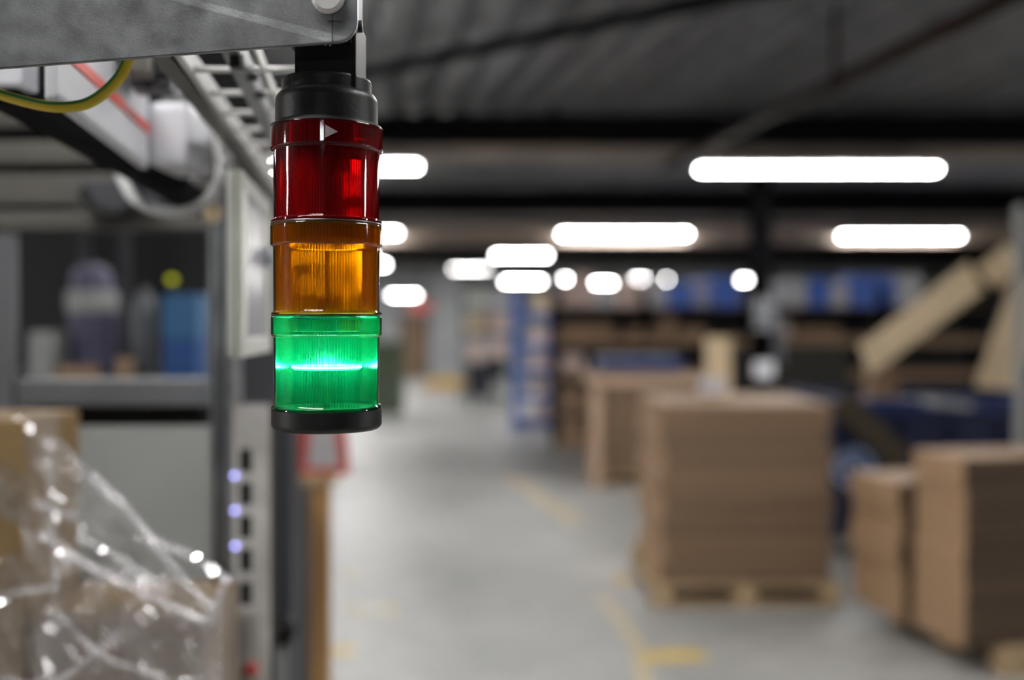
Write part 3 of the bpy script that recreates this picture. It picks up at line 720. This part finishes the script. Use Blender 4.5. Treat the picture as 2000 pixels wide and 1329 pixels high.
lathe_obj('body', cx, cy, [(.072, zs_), (.076, zs_+.02), (.076, H(612, Zw)), (.07, H(606, Zw))], M['violet'], t, 40)
lathe_obj('shoulder_band', cx, cy, [(.079, H(610, Zw)), (.082, H(604, Zw)), (.082, H(572, Zw)), (.078, H(566, Zw))], M['grey_light'], t, 40)
lathe_obj('neck_dome', cx, cy, [(.070, H(566, Zw)), (.066, H(540, Zw)), (.055, H(522, Zw)), (.035, H(512, Zw)), (.01, H(509, Zw))], M['violet'], t, 40)
t = tag(lathe_obj('grey_canister', X(248, Zw), Zw+.15, [(.036, zs_), (.04, zs_+.02), (.04, H(610, Zw)), (.034, H(585, Zw)), (.02, H(570, Zw)), (.012, H(560, Zw))], M['grey'], None, 32), 'slim grey canister between the violet bottle and the blue box', 'canister')
t = thing('blue_box', 'blue upright box with darker lower half on the shelf', 'box', (X(350, Zw), Zw, zs_))
boxp('upper_half', 316, 386, 575, 660, Zw+.02, .15, M['blue_box'], t, .004); boxp('lower_half', 318, 384, 660, 738, Zw+.02, .15, M['blue_deep'], t, .004)
M['led_yellow'] = emit('yellow_green_indicator', (.60, .62, .03), .55)
q = P(334, 546, Zw+.05); tube_obj('indicator_lamp', [q, q+Vector((0, .02, 0))], .011, M['led_yellow'], t, 14)
tube_obj('lamp_stem', [q+Vector((0, .012, 0)), P(334, 578, Zw+.057)], .004, M['black'], t, 8)
t = boxp('white_carton', 55, 100, 648, 738, Zw, .12, M['grey_light'], None, .01); tag(t, 'small pale grey carton left of the violet bottle', 'carton')
t = boxp('wooden_tray', 108, 190, 716, 738, Zw-.0+.0, .04, M['card'], None, .004); tag(t, 'low tan tray in front of the violet bottle', 'tray')
t = boxp('wooden_block', 226, 252, 700, 738, Zw, .06, M['card'], None, .004); tag(t, 'small tan block in front of the grey canister', 'block')

# ------------------------------------------------------------------ white enclosure plate (receding)
def recede(name, x0, x1, y0, y1, Z0, Z1, th, m, parent, inset=0, bev=.004):
    """vertical slab running away from the camera; x0/x1 pixel columns at Z0/Z1, y0..y1 pixel rows at Z0; slab lies on the left (hidden) side"""
    a, b = P(x0, 640, Z0), P(x1, 640, Z1); d = Vector((b.x-a.x, b.y-a.y, 0)); L = d.length; rz = math.atan2(d.y, d.x)
    n = Vector((-d.y, d.x, 0)).normalized()
    zlo, zhi = H(y1, Z0), H(y0, Z0); c = (a+b)/2; c.z = (zlo+zhi)/2; c += n*th/2
    return box(name, c, (L, th, zhi-zlo), m, parent, rz=rz, bev=bev)
enc = thing('white_enclosure', 'tall white framed enclosure panel between the cable tray and the amber module', 'enclosure', (X(450, 1.0), 1.0, H(700, 1.0)))
recede('panel', 462, 521, 331, 700, 1.0, 1.27, .010, M['offwhite'], enc, bev=.006)
# raised border
def fr_part(name, fx0, fx1, z0, z1, th, m, off):
    a, b = P(462, 640, 1.0), P(521, 640, 1.27); d = Vector((b.x-a.x, b.y-a.y, 0)); n = Vector((d.y, -d.x, 0)).normalized()
    rz = math.atan2(d.y, d.x); c = a + d*((fx0+fx1)/2) + n*(th/2+off); c.z = (z0+z1)/2
    return box(name, c, (d.length*(fx1-fx0), th, z1-z0), m, enc, rz=rz, bev=.003)
zl, zh = H(700, 1.0), H(331, 1.0)
fr_part('border', 0, .14, zl, zh, .006, M['offwhite'], 0)
fr_part('border', .86, 1, zl, zh, .006, M['offwhite'], 0)
fr_part('border', .14, .86, zl, zl+.02, .006, M['offwhite'], 0)
fr_part('border', .14, .86, zh-.018, zh, .006, M['offwhite'], 0)
fr_part('window', .14, .86, zl+.02, zh-.018, .002, mat('grey_window_sheet', (.44, .44, .47), .22), 0)
q = P(516, 503, 1.22); tube_obj('knob', [q, q+Vector((.02, -.003, 0))], .011, M['white'], enc, 18)
tube_obj('mounting_arm', [P(446, 360, 1.1), P(436, 350, Zp), ], .012, M['galv'], enc, 8)

# ------------------------------------------------------------------ white trunking with red stripe
tk = thing('cable_trunking', 'white box trunking with a red stripe, receding beneath the steel bracket', 'trunking', (-.39, .95, 1.93))
ZA, ZB = .78, 1.12
xA, xB = X(112, ZA), X(291, ZB); zlo, zhi = H(331, ZB), H(186, ZB)
d = Vector((xB-xA, ZB-ZA, 0)); rz = math.atan2(d.y, d.x); n = Vector((-d.y, d.x, 0)).normalized()
box('cover', Vector(((xA+xB)/2, (ZA+ZB)/2, (zlo+zhi)/2))+n*.005, (d.length, .010, zhi-zlo), M['white'], tk, rz=rz, bev=.003)
box('red_stripe', Vector(((xA+xB)/2, (ZA+ZB)/2, (zlo+zhi)/2+.002))-n*.0008, (d.length*.97, .0022, .010), M['red'], tk, rz=rz)
box('end_block', ((X(286, ZB)+X(366, ZB))/2, ZB+.05, (zlo+zhi)/2-.001), (X(366, ZB)-X(286, ZB), .10, zhi-zlo-.01), M['white'], tk, bev=.009)
# neighbour piece at the far left top
o = boxp('white_bracket', -20, 44, 60, 168, .85, .03, M['white'], None, .003); tag(o, 'small white bracket at the top left corner below the steel plate', 'bracket')
# black profile under it
ba = thing('black_rail', 'black rail running under the white trunking towards the grey cable loop', 'rail', (-.42, 1.0, 1.85))
pA, pB = P(0, 168, .86), P(400, 402, 1.42)
dd = (pB-pA); rz = math.atan2(dd.y, dd.x); ry = -math.asin(dd.z/dd.length)
box('profile', (pA+pB)/2, (dd.length, .03, .030), M['darksteel'], ba, rz=rz, ry=ry, bev=.003)
box('end_clamp', P(335, 385, 1.36), (.06, .05, .05), M['grey_dark'], ba, bev=.006)
box('blue_connector', P(330, 352, 1.3), (.045, .04, .016), M['blue_deep'], ba)
# grey cable loop
pts = spline([P(236, 345, 1.22), P(262, 388, 1.2), P(310, 412, 1.18), P(365, 412, 1.17), P(412, 385, 1.17), P(432, 330, 1.18), P(425, 285, 1.2), P(402, 252, 1.22), P(370, 225, 1.24)], 48)
o = tube_obj('grey_cable', pts, .0068, M['cable_grey']); tag(o, 'light grey cable hanging in a loop under the white trunking', 'cable')
# fittings on the trunking's right side
ft = thing('bracket_assembly', 'grey mounting fittings between the white trunking and the cable tray', 'bracket', (-.37, 1.2, 1.98))
for (x, y, Z, s, mm, r) in ((300, 150, 1.02, (.04, .05, .03), 'grey_dark', .2), (275, 122, .98, (.02, .04, .03), 'taupe', .2), (345, 205, 1.15, (.028, .05, .022), 'galv', .3), (385, 300, 1.25, (.03, .16, .05), 'taupe', .1), (372, 255, 1.2, (.02, .1, .02), 'galv', .1)):
    box('fitting', P(x, y, Z), s, M[mm], ft, rz=r, bev=.003)
tube_obj('cable_clip', spline([P(262, 150, 1.0), P(285, 165, 1.0), P(310, 150, 1.0), P(338, 142, 1.0)], 16), .004, M['black'], ft)
tube_obj('cable_clip', [P(282, 158, 1.0), P(300, 162, 1.0)], .006, M['black'], ft)
tube_obj('small_lamp_cap', [P(418, 412, 1.3), P(414, 420, 1.28)], .011, M['card_light'], ft, 14)

# ------------------------------------------------------------------ cable tray (ladder) overhead
HT = .218
def TP(px, py): Z = HT*F/(640-py); return Vector((X(px, Z), Z, CZ+HT))
tr = thing('cable_tray', 'galvanised ladder cable tray with white rungs overhead left of the signal tower', 'tray', TP(400, 145))
def rail(pa, pb, wd, hh, m, name='side_rail', ext=.25):
    a, b = TP(*pa), TP(*pb); d = b-a; a = a-d*ext; b = b+d*.35
    d = b-a; rz = math.atan2(d.y, d.x)
    box(name, (a+b)/2+Vector((0, 0, hh/2)), (d.length, wd, hh), m, tr, rz=rz, bev=.001)
rail((342, 109), (522, 355), .010, .020, M['galv_light'])
rail((318, 109), (505, 355), .020, .012, M['taupe'])
rail((452, 109), (560, 330), .014, .020, M['galv'])
rail((500, 109), (590, 330), .003, .014, M['galv_light'])
rail((655, 109), (690, 330), .010, .020, M['galv'])
for k in range(-2, 9):
    inv = .00202+.000203*k; py = 640-1/inv
    f = (py-109)/(355-109); xl = 342+f*180; f2 = (py-109)/(221); xr = 655+35*f2
    a, b = TP(xl, py), TP(xr, py)
    tube_obj('rung', [a+Vector((0, 0, .004)), b+Vector((0, 0, .004))], .0030 if k < 5 else .003, M['wire'], tr, 8)
box('rail_clip', TP(462, 112)+Vector((0, 0, -.003)), (.008, .012, .012), M['black'], tr)
for (px, py) in ((492, 150), (508, 185)): tube_obj('rail_bolt', [TP(px, py)+Vector((0, 0, -.003)), TP(px, py)+Vector((0, 0, .002))], .005, M['grey_dark'], tr, 10)

# ================================================================== WRAPPED LOAD lower-left
Zl = 1.45
def wcard(): return mat('shadowed_brown_carton', (.27, .185, .09), .7, var=.12, scale=5)
WC = mat('brown_carton_board', (.22, .14, .055), .7, var=.12, scale=5)
WC2 = mat('greyed_carton_board', (.26, .20, .15), .7, var=.12, scale=5)
t = thing('brown_carton', 'tall brown carton at the lower left edge under clear film', 'carton', (X(-40, Zl), Zl, 0))
x1 = X(92, Zl); zt = H(812, Zl)
box('body', (x1-.25, Zl+.02, zt/2), (.5, .18, zt), WC, t, bev=.004)
box('tape', (x1-.12, Zl-.071, zt/2), (.05, .002, zt-.01), M['card'], t)
t = thing('brown_carton', 'lower brown carton right of the tall one under clear film', 'carton', (X(250, Zl), Zl, 0))
zt2 = H(1205, 1.38); x2 = -.425
box('body', ((x1+.01+x2)/2, 1.47, zt2/2), (x2-x1-.01, .18, zt2), WC2, t, bev=.004)
box('lid_flap', ((x1+.01+x2)/2, 1.47, zt2+.003), (x2-x1-.02, .17, .004), WC, t)

def film_material():
    m = bpy.data.materials.new('clear_stretch_film'); m.use_nodes = True; nt = m.node_tree; nt.nodes.clear(); N = nt.nodes.new; L = nt.links.new
    out = N('ShaderNodeOutputMaterial'); tr = N('ShaderNodeBsdfTransparent'); tr.inputs[0].default_value = (.97, .97, .97, 1)
    gl = N('ShaderNodeBsdfGlossy'); gl.inputs['Roughness'].default_value = .10
    df = N('ShaderNodeBsdfDiffuse'); df.inputs[0].default_value = (.8, .78, .8, 1)
    tl = N('ShaderNodeBsdfTranslucent'); tl.inputs[0].default_value = (.8, .78, .8, 1)
    lw = N('ShaderNodeLayerWeight'); lw.inputs[0].default_value = .35
    m0 = N('ShaderNodeMixShader'); m0.inputs[0].default_value = .5; L(df.outputs[0], m0.inputs[1]); L(tl.outputs[0], m0.inputs[2])
    m1 = N('ShaderNodeMixShader'); m1.inputs[0].default_value = .16; L(tr.outputs[0], m1.inputs[1]); L(m0.outputs[0], m1.inputs[2])
    mr = N('ShaderNodeMapRange'); mr.inputs[3].default_value = .10; mr.inputs[4].default_value = .7; L(lw.outputs['Facing'], mr.inputs[0])
    m2 = N('ShaderNodeMixShader'); L(mr.outputs[0], m2.inputs[0]); L(m1.outputs[0], m2.inputs[1]); L(gl.outputs[0], m2.inputs[2]); L(m2.outputs[0], out.inputs[0])
    return m
def rope_material():
    m = bpy.data.materials.new('gathered_film'); m.use_nodes = True; nt = m.node_tree; nt.nodes.clear(); N = nt.nodes.new; L = nt.links.new
    out = N('ShaderNodeOutputMaterial'); tr = N('ShaderNodeBsdfTransparent')
    gl = N('ShaderNodeBsdfGlossy'); gl.inputs['Roughness'].default_value = .16
    df = N('ShaderNodeBsdfDiffuse'); df.inputs[0].default_value = (.85, .82, .84, 1)
    m1 = N('ShaderNodeMixShader'); m1.inputs[0].default_value = .24; L(tr.outputs[0], m1.inputs[1]); L(df.outputs[0], m1.inputs[2])
    m2 = N('ShaderNodeMixShader'); m2.inputs[0].default_value = .16; L(m1.outputs[0], m2.inputs[1]); L(gl.outputs[0], m2.inputs[2]); L(m2.outputs[0], out.inputs[0])
    return m
FILM, ROPE = film_material(), rope_material()
from mathutils import noise
fw = thing('stretch_wrap', 'crumpled clear plastic film wrapped over the cartons and pulled to the right', 'plastic film', (X(200, 1.3), 1.33, .3))
# sheet over the tall carton (front) and lower carton
def sheet(name, corners, nu, nv, amp, seed):
    bm = bmesh.new(); g = []
    A, B, C, D = corners
    for j in range(nv+1):
        row = []
        for i in range(nu+1):
            u, v = i/nu, j/nv
            p = A*(1-u)*(1-v)+B*u*(1-v)+C*u*v+D*(1-u)*v
            q = Vector((p.x*9+seed, p.z*9+p.x*5, seed)); 
            r = noise.noise(q*1.3)*amp + abs(noise.noise(Vector((q.x*2+q.y*3.5, q.y*1.4-q.x*2, seed+3))))*amp*.9
            row.append(bm.verts.new(p+Vector((0, -r, r*.25))))
        g.append(row)
    for j in range(nv):
        for i in range(nu): bm.faces.new((g[j][i], g[j][i+1], g[j+1][i+1], g[j+1][i]))
    return link(name, bm, FILM, fw, smooth=True)
Zfm = 1.36
sheet('film_sheet', (P(-60, 812, Zfm+.03), P(112, 806, Zfm+.03), P(135, 1420, Zfm), P(-60, 1420, Zfm)), 60, 120, .014, 1.0)
sheet('film_sheet', (P(105, 1075, Zfm), P(440, 1150, Zfm-.06), P(450, 1440, Zfm-.06), P(60, 1440, Zfm)), 90, 80, .035, 5.0)
sheet('film_sheet', (P(100, 850, Zfm+.02), P(145, 880, Zfm), P(420, 1195, Zfm-.05), P(100, 1100, Zfm)), 70, 60, .03, 9.0)
def rope(pts, r, n=40, jit=.0022):
    pts = [Vector((p[0]*.93, p[1]*.93, CZ+(p[2]-CZ)*.93)) for p in pts]; r *= .93
    c = spline(pts, n); rr = [r*(.45+1.1*abs(noise.noise(Vector((i*.37, r*999, 3))))) for i in range(n+1)]
    c = [p+Vector(noise.noise_vector(Vector((i*.45, r*777, 0))))*jit for i, p in enumerate(c)]
    return tube_obj('film_fold', c, rr, ROPE, fw, 7)
rope([P(178, 930, 1.40), P(235, 980, 1.38), P(300, 1060, 1.36), P(370, 1145, 1.34), P(415, 1190, 1.32)], .0075)
rope([P(185, 935, 1.40), P(205, 955, 1.39), P(240, 990, 1.38)], .0085, 14)
rope([P(75, 1040, 1.40), P(180, 1110, 1.38), P(290, 1165, 1.36), P(400, 1215, 1.34)], .0095)
rope([P(150, 1045, 1.40), P(240, 1095, 1.38), P(320, 1150, 1.36)], .006)
rope([P(70, 985, 1.40), P(110, 1000, 1.4), P(150, 1012, 1.4)], .007, 14)
rope([P(300, 1060, 1.36), P(360, 1080, 1.35), P(405, 1105, 1.33), P(445, 1135, 1.32)], .008, 20)
rope([P(445, 1135, 1.32), P(425, 1170, 1.32), P(410, 1215, 1.33)], .007, 20)
rope([P(105, 1190, 1.38), P(200, 1280, 1.36), P(330, 1330, 1.35)], .004)
rope([P(-20, 1170, 1.38), P(50, 1155, 1.38), P(110, 1150, 1.38)], .005)
rope([P(0, 1330, 1.36), P(110, 1330, 1.36), P(230, 1240, 1.36)], .005)
rope([P(82, 850, 1.40), P(92, 920, 1.4), P(100, 1000, 1.39), P(108, 1150, 1.38)], .0035, 30)
rope([P(110, 860, 1.40), P(140, 890, 1.4), P(180, 930, 1.4)], .003)
# tiny mirror facets added for the film glints: each is turned to mirror one of the hall's real lamps
lamps_pos = [Vector((-.8, .3, CZ+LH-.02)), Vector((1.5, 1.05, CZ+LH-.02)), Vector((-.8, .3, CZ+LH-.02)), Vector((1.5, 1.05, CZ+LH-.02))]
GL = bpy.data.materials.new('film_glint_mirror'); GL.use_nodes = True
gb = GL.node_tree.nodes['Principled BSDF']; gb.inputs['Base Color'].default_value = (.8, .8, .82, 1); gb.inputs['Roughness'].default_value = .09; gb.inputs['Metallic'].default_value = 1.0
gm = bmesh.new()
sp = [(156, 1052, .8), (200, 1075, .8), (240, 1102, .7), (116, 1080, .8), (200, 1128, .8), (90, 1002, .6), (125, 1005, .7), (384, 1088, 1.2), (413, 1110, 1.8), (418, 1118, 1.6), (443, 1134, 1.8), (428, 1160, .7), (394, 1215, .8), (18, 1122, .6), (60, 1120, .6), (45, 1215, .6), (205, 1215, .6), (88, 1150, .6), (80, 855, .5), (60, 850, .4), (85, 888, .5), (90, 920, .5), (20, 965, .5), (325, 1248, .6), (12, 1175, .9), (0, 1178, 1), (395, 1325, .8), (82, 1055, .7), (100, 1062, .7), (8, 1060, .4), (190, 940, .6), (215, 970, .6), (230, 985, .6)]
for i, (px, py, s) in enumerate(sp):
    p = P(px, py, 1.235); L = lamps_pos[i % 4]
    v = (Vector((0, 0, CZ))-p).normalized(); l = (L-p).normalized(); n = (v+l).normalized()
    a = n.cross(Vector((0, 0, 1))).normalized(); b = n.cross(a); r = .0030*s
    c0 = gm.verts.new(p+n*.0002); ring = [gm.verts.new(p+(a*math.cos(k*math.pi/4)+b*math.sin(k*math.pi/4)*.8)*r) for k in range(8)]
    bk = gm.verts.new(p-n*.0006)
    for k in range(8): gm.faces.new((c0, ring[k], ring[(k+1) % 8])); gm.faces.new((bk, ring[(k+1) % 8], ring[k]))
o = link('glint_facets', gm, GL, fw); o['kind'] = 'stuff'

# ================================================================== STEEL BRACKET PLATE (top left)
Zt = .668
def flat_plate(name, pts, Z0, Z1, m, parent=None, bev=.0006):
    """pts: pixel polygon with per-vertex depth Z0..; extruded backwards"""
    bm = bmesh.new(); a = []
    for (x, y, z) in pts: a.append(bm.verts.new(P(x, y, z)))
    f = bm.faces.new(a); ex = bmesh.ops.extrude_face_region(bm, geom=[f])
    bmesh.ops.translate(bm, verts=[v for v in ex['geom'] if isinstance(v, bmesh.types.BMVert)], vec=(0, Z1, 0))
    bmesh.ops.recalc_face_normals(bm, faces=bm.faces[:])
    if bev:
        es = [e for e in bm.edges if e.calc_face_angle(0) > .8]; bmesh.ops.bevel(bm, geom=es, offset=bev, segments=2, affect='EDGES')
    return link(name, bm, m, parent)
pl = thing('steel_bracket', 'galvanised steel bracket plate with rounded corner across the top left', 'bracket', P(300, 60, .62))
ze = .622
pts = [(-260, 153, ze+.02), (0, 133, ze+.012), (330, 108, ze+.006), (640, 83.5, ze), ]
cxp, cyp, rp = 655, 40, 43
for k in range(9):
    a = math.radians(85-k*10.5); pts.append((cxp+rp*math.cos(a), cyp+rp*math.sin(a), ze))
pts += [(698, 0, ze), (700, -160, ze), (-260, -160, ze+.02)]
pts = [pts[0]]+pts[1:]
flat_plate('plate', pts, None, .004, M['galv_plate'], pl)
q = P(641, -6, ze-.001); 
lathe_prof = [(.0001, 0), (.006, 0), (.009, .0006), (.010, .0016)]
bm = bmesh.new(); tube(bm, [q, q+Vector((0, -.0022, 0))], [.0105, .008], 24); link('rivet_head', bm, M['galv_light'], pl, smooth=False)
for (x0, y0, x1, y1) in ((649, 0, 649, 84), (640, 41, 668, 42)):
    a, b = P(x0, y0, ze-.0003), P(x1, y1, ze-.0003); tube_obj('scribe_line', [a, b], .00022, M['darksteel'], pl, 5)
o = boxp('support_beam', -700, 640, -170, -90, ze+.03, .05, M['galv_plate'], pl)
# earth cable
pts = spline([P(262, 60, .70), P(251, 112, .70), P(228, 158, .702), (P(175, 200, .706)), P(110, 209, .71), P(40, 196, .715), P(-60, 165, .72)], 60)
tt = thing('earth_cable', 'yellow and green striped earth cable drooping below the steel plate', 'cable', P(110, 209, .71))
tube_obj('yellow_insulation', pts, .0040, mat('yellow_insulation', (.62, .43, .015), .28), tt, 16)
# the green line follows the cable along its front
bm = bmesh.new(); prev = None
for i, p in enumerate(pts):
    t_ = (pts[min(i+1, 60)]-pts[max(i-1, 0)]).normalized(); side = Vector((-t_.z, 0, t_.x)); side = side if side.z > 0 else -side
    ph = 1.2; 
    def off(a, r=.00412): return p + Vector((0, -1, 0))*r*math.cos(a) + side*r*math.sin(a)
    cur = [bm.verts.new(off(a)) for a in (.12, .32, .52, .70)]
    if prev:
        for k in range(3): bm.faces.new((prev[k], cur[k], cur[k+1], prev[k+1]))
    prev = cur
o = link('green_stripe', bm, M['green_line'], tt, smooth=True); sm = o.modifiers.new('s', 'SOLIDIFY'); sm.thickness = .0003

# ================================================================== SIGNAL TOWER
CX, CY = X(638.5, Zt), Zt
def ZH(py): return CZ-(py-640)*Zt/F
def R(px): return px*Zt/F * .9975
tw = thing('signal_tower', 'stack light with red, amber and lit green modules hanging from a black bracket', 'signal light', (CX, CY, ZH(846)))
# black mounting bracket: vertical strap bent under the steel plate
def boxT(name, x0, x1, y0, y1, Z, dep, m, bev=.001): return boxp(name, x0, x1, y0, y1, Z, dep, m, tw, bev)
br_ = boxT('mounting_bracket', 575, 695, 30, 178, CY-.022, .046, M['black'], .0015)
box('bracket_flange', P(637, 15, CY), (.041, .05, .06), M['black'], tw)
q = P(700, 52, CY-.01); tube_obj('bracket_screw', [q-Vector((.004, 0, 0)), q+Vector((.0025, 0, 0))], .004, M['black'], tw, 12)
for (px, py) in ((634, 88), (643, 89)):
    q = P(px, py, CY-.0225); tube_obj('worn_thread', [q, q+Vector((.0012, 0, .0003))], .0005, M['galv_light'], tw, 6)
lathe_obj('collar', CX, CY, [(R(80), ZH(190)), (R(86.5), ZH(186)), (R(87), ZH(164)), (R(85.5), ZH(160)), (R(60), ZH(158.5))], M['blacksatin'], tw)
pr = [(R(99), ZH(258)), (R(98.8), ZH(215))]
for k in range(0, 9):
    a = math.radians(k*11.25); pr.append((R(98.6-20*(1-math.cos(a))), ZH(202-20*math.sin(a))))
pr.append((R(40), ZH(181)))
lathe_obj('black_cap', CX, CY, pr, M['blacksatin'], tw)

def module(nm, top, ring_bot, bot, rr, rb, shell, rib, first=False):
    t_ = top
    # outer ring + lens body as one clear shell with real wall thickness
    prof = [(R(rr-4.5), ZH(top)), (R(rr-1.5), ZH(top+.8)), (R(rr), ZH(top+3)), (R(rr), ZH(ring_bot-3)), (R(rr-1.5), ZH(ring_bot)), (R(rb+1), ZH(ring_bot+1.5)), (R(rb), ZH(ring_bot+3)), (R(rb-.6), ZH(bot-7)), (R(rb+.8), ZH(bot-5)), (R(rb+4), ZH(bot-3)), (R(rb+4), ZH(bot)),
            (R(rb-4), ZH(bot))]
    sh_ = lathe_obj(nm+'_lens', CX, CY, prof, M[shell], tw, 128, cap=False)
    # inner ribbed sleeve
    n = 220
    rs = lathe_obj('ribbed_sleeve', CX, CY, [(R(rb-5), ZH(ring_bot+1)), (R(rb-5), ZH(bot-4))], M[rib], sh_, n, cap=False, flute=R(2.6), smooth=False)
    rg = lathe_obj('ribbed_ring', CX, CY, [(R(rr-5), ZH(top+4)), (R(rr-5), ZH(ring_bot-2)), (R(rb-5), ZH(ring_bot-1))], M[rib], sh_, n, cap=False, flute=R(2.2), smooth=False)
    return sh_
ml = module('red', 252, 298, 437, 109, 102.8, 'red_shell', 'red_rib')
ma = module('amber', 442, 482, 614.5, 108.2, 102.8, 'amber_shell', 'amber_rib')
mg = module('green', 617.5, 656, 796, 107, 102.6, 'green_shell', 'green_rib')
lathe_obj('cap_lip', CX, CY, [(R(98), ZH(244)), (R(103), ZH(247)), (R(108), ZH(250.5)), (R(108.6), ZH(253)), (R(104), ZH(255))], M['blacksatin'], tw, 96)
# dark seals between the modules
M['seal'] = mat('dark_brown_seal', (.05, .022, .012), .3)
M['seal_g'] = mat('dark_green_seal', (.0, .03, .015), .3)
lathe_obj('seal_ring', CX, CY, [(R(96), ZH(437)), (R(106), ZH(437.5)), (R(107.5), ZH(440)), (R(107), ZH(442.5)), (R(96), ZH(443))], M['seal'], tw, 96, close=True)
lathe_obj('seal_ring', CX, CY, [(R(96), ZH(614.5)), (R(105.5), ZH(615)), (R(106.5), ZH(616.2)), (R(106), ZH(618)), (R(96), ZH(618.5))], M['seal_g'], tw, 96, close=True)
# inner hardware: contact carrier blocks and lamp bases, partition discs
M['red_in'] = mat('red_inner_carrier', (.16, .006, .006), .4)
M['red_carrier'] = mat('red_contact_carrier', (.60, .03, .02), .4)
M['amber_in'] = mat('amber_inner_carrier', (.75, .33, .03), .35)
M['green_in'] = mat('green_inner_carrier', (.02, .22, .07), .4)
M['bulb'] = plastic_lens('clear_glass_bulb', (.97, .97, .95), (.9, .9, .85), .10, .04)
M['silver'] = mat('silvered_reflector', (.9, .9, .9), .12, 1.0)
M['pcb'] = mat('white_circuit_board', (.55, .62, .58), .5)
# red: dark block behind the ring, carrier
boxT('contact_block', 572, 655, 257, 290, CY-.0275, .05, M['black'])
boxT('contact_block', 545, 575, 290, 308, CY-.008, .02, M['black'])
box('partition_disc', (CX, CY, ZH(300)), (.04, .04, .002), M['black'], tw)
lathe_obj('inner_disc', CX, CY, [(R(90), ZH(290)), (R(90), ZH(284))], M['red_in'], tw, 64)
lathe_obj('led_carrier', CX, CY, [(R(14), ZH(430)), (R(16), ZH(380)), (R(22), ZH(340)), (R(30), ZH(316)), (R(30), ZH(300))], M['red_in'], tw, 32)
lathe_obj('inner_disc', CX, CY, [(R(92), ZH(436)), (R(92), ZH(432))], M['red_in'], tw, 64)
# amber: silvered bulb reflector
lathe_obj('lamp_socket', CX, CY, [(R(26), ZH(608)), (R(26), ZH(590)), (R(18), ZH(586)), (R(6), ZH(584))], M['amber_in'], tw, 32)
lathe_obj('inner_disc', CX, CY, [(R(92), ZH(612)), (R(92), ZH(607))], M['amber_in'], tw, 64)
lathe_obj('inner_disc', CX, CY, [(R(88), ZH(466)), (R(88), ZH(460))], M['amber_in'], tw, 64)
lathe_obj('red_contact_carrier', CX, CY, [(R(89), ZH(446)), (R(91), ZH(447)), (R(91), ZH(470)), (R(89), ZH(471))], M['red_carrier'], tw, 64)
# green: circuit board disc with LEDs around its rim
lathe_obj('circuit_board', CX, CY, [(R(65), ZH(722)), (R(65), ZH(718.6))], M['pcb'], tw, 64)
M['led_green'] = emit('green_led', (.25, 1.0, .7), 14)
M['led_core'] = emit('green_led_core', (.72, 1.0, .95), 42)
for k in range(14):
    a = 2*math.pi*(k+.5)/14; r = R(60)
    box('led', (CX+r*math.cos(a), CY+r*math.sin(a), ZH(716.5)), (.0034, .0060, .0022), M['led_green'], tw, rz=a)
lathe_obj('led_light_ring', CX, CY, [(R(66), ZH(718.0)), (R(67), ZH(718)), (R(67), ZH(715.2)), (R(66), ZH(715.2))], M['led_core'], tw, 96, close=True)
boxT('contact_block', 580, 655, 624, 648, CY-.0275, .03, M['green_in'])
boxT('contact_block', 662, 694, 624, 648, CY-.022, .02, M['amber_in'])
boxT('contact_block', 566, 579, 624, 648, CY-.022, .02, M['amber_in'])
lathe_obj('inner_post', CX, CY, [(R(16), ZH(792)), (R(16), ZH(724))], M['green_in'], tw, 24)
lathe_obj('inner_disc', CX, CY, [(R(92), ZH(797)), (R(92), ZH(793))], M['green_in'], tw, 64)
lathe_obj('green_rim', CX, CY, [(R(101), ZH(793)), (R(106), ZH(794)), (R(106.5), ZH(797)), (R(101), ZH(798))], M['green_shell'], tw, 96, close=True)
# bottom cap
pr = [(R(104), ZH(797.5)), (R(106.5), ZH(799)), (R(106.6), ZH(826))]
for k in range(1, 8):
    a = math.radians(k*12.8); pr.append((R(106.6-14*(1-math.cos(a))), ZH(826+13*math.sin(a))))
pr.append((R(60), ZH(840)))
lathe_obj('bottom_cap', CX, CY, pr, M['blacksatin'], tw)
# arrow mark on the red ring, curved onto the shell
bm = bmesh.new(); rr_ = R(109)+.0003
def onring(px, py):
    s = (px-638.5)/109.0; a = math.asin(s); return Vector((CX+rr_*math.sin(a), CY-rr_*math.cos(a), ZH(py)-.0004))
N_ = 6; top_, bot_ = [], []
for i in range(N_+1):
    u = i/N_; px = 655+22*u
    top_.append(bm.verts.new(onring(px, 264+12.0*u))); bot_.append(bm.verts.new(onring(px, 288.3-12.0*u)))
for i in range(N_): bm.faces.new((top_[i], bot_[i], bot_[i+1], top_[i+1]))
bmesh.ops.remove_doubles(bm, verts=bm.verts[:], dist=1e-5)
o = link('arrow_mark', bm, M['arrow'], tw); sm = o.modifiers.new('s', 'SOLIDIFY'); sm.thickness = .0002
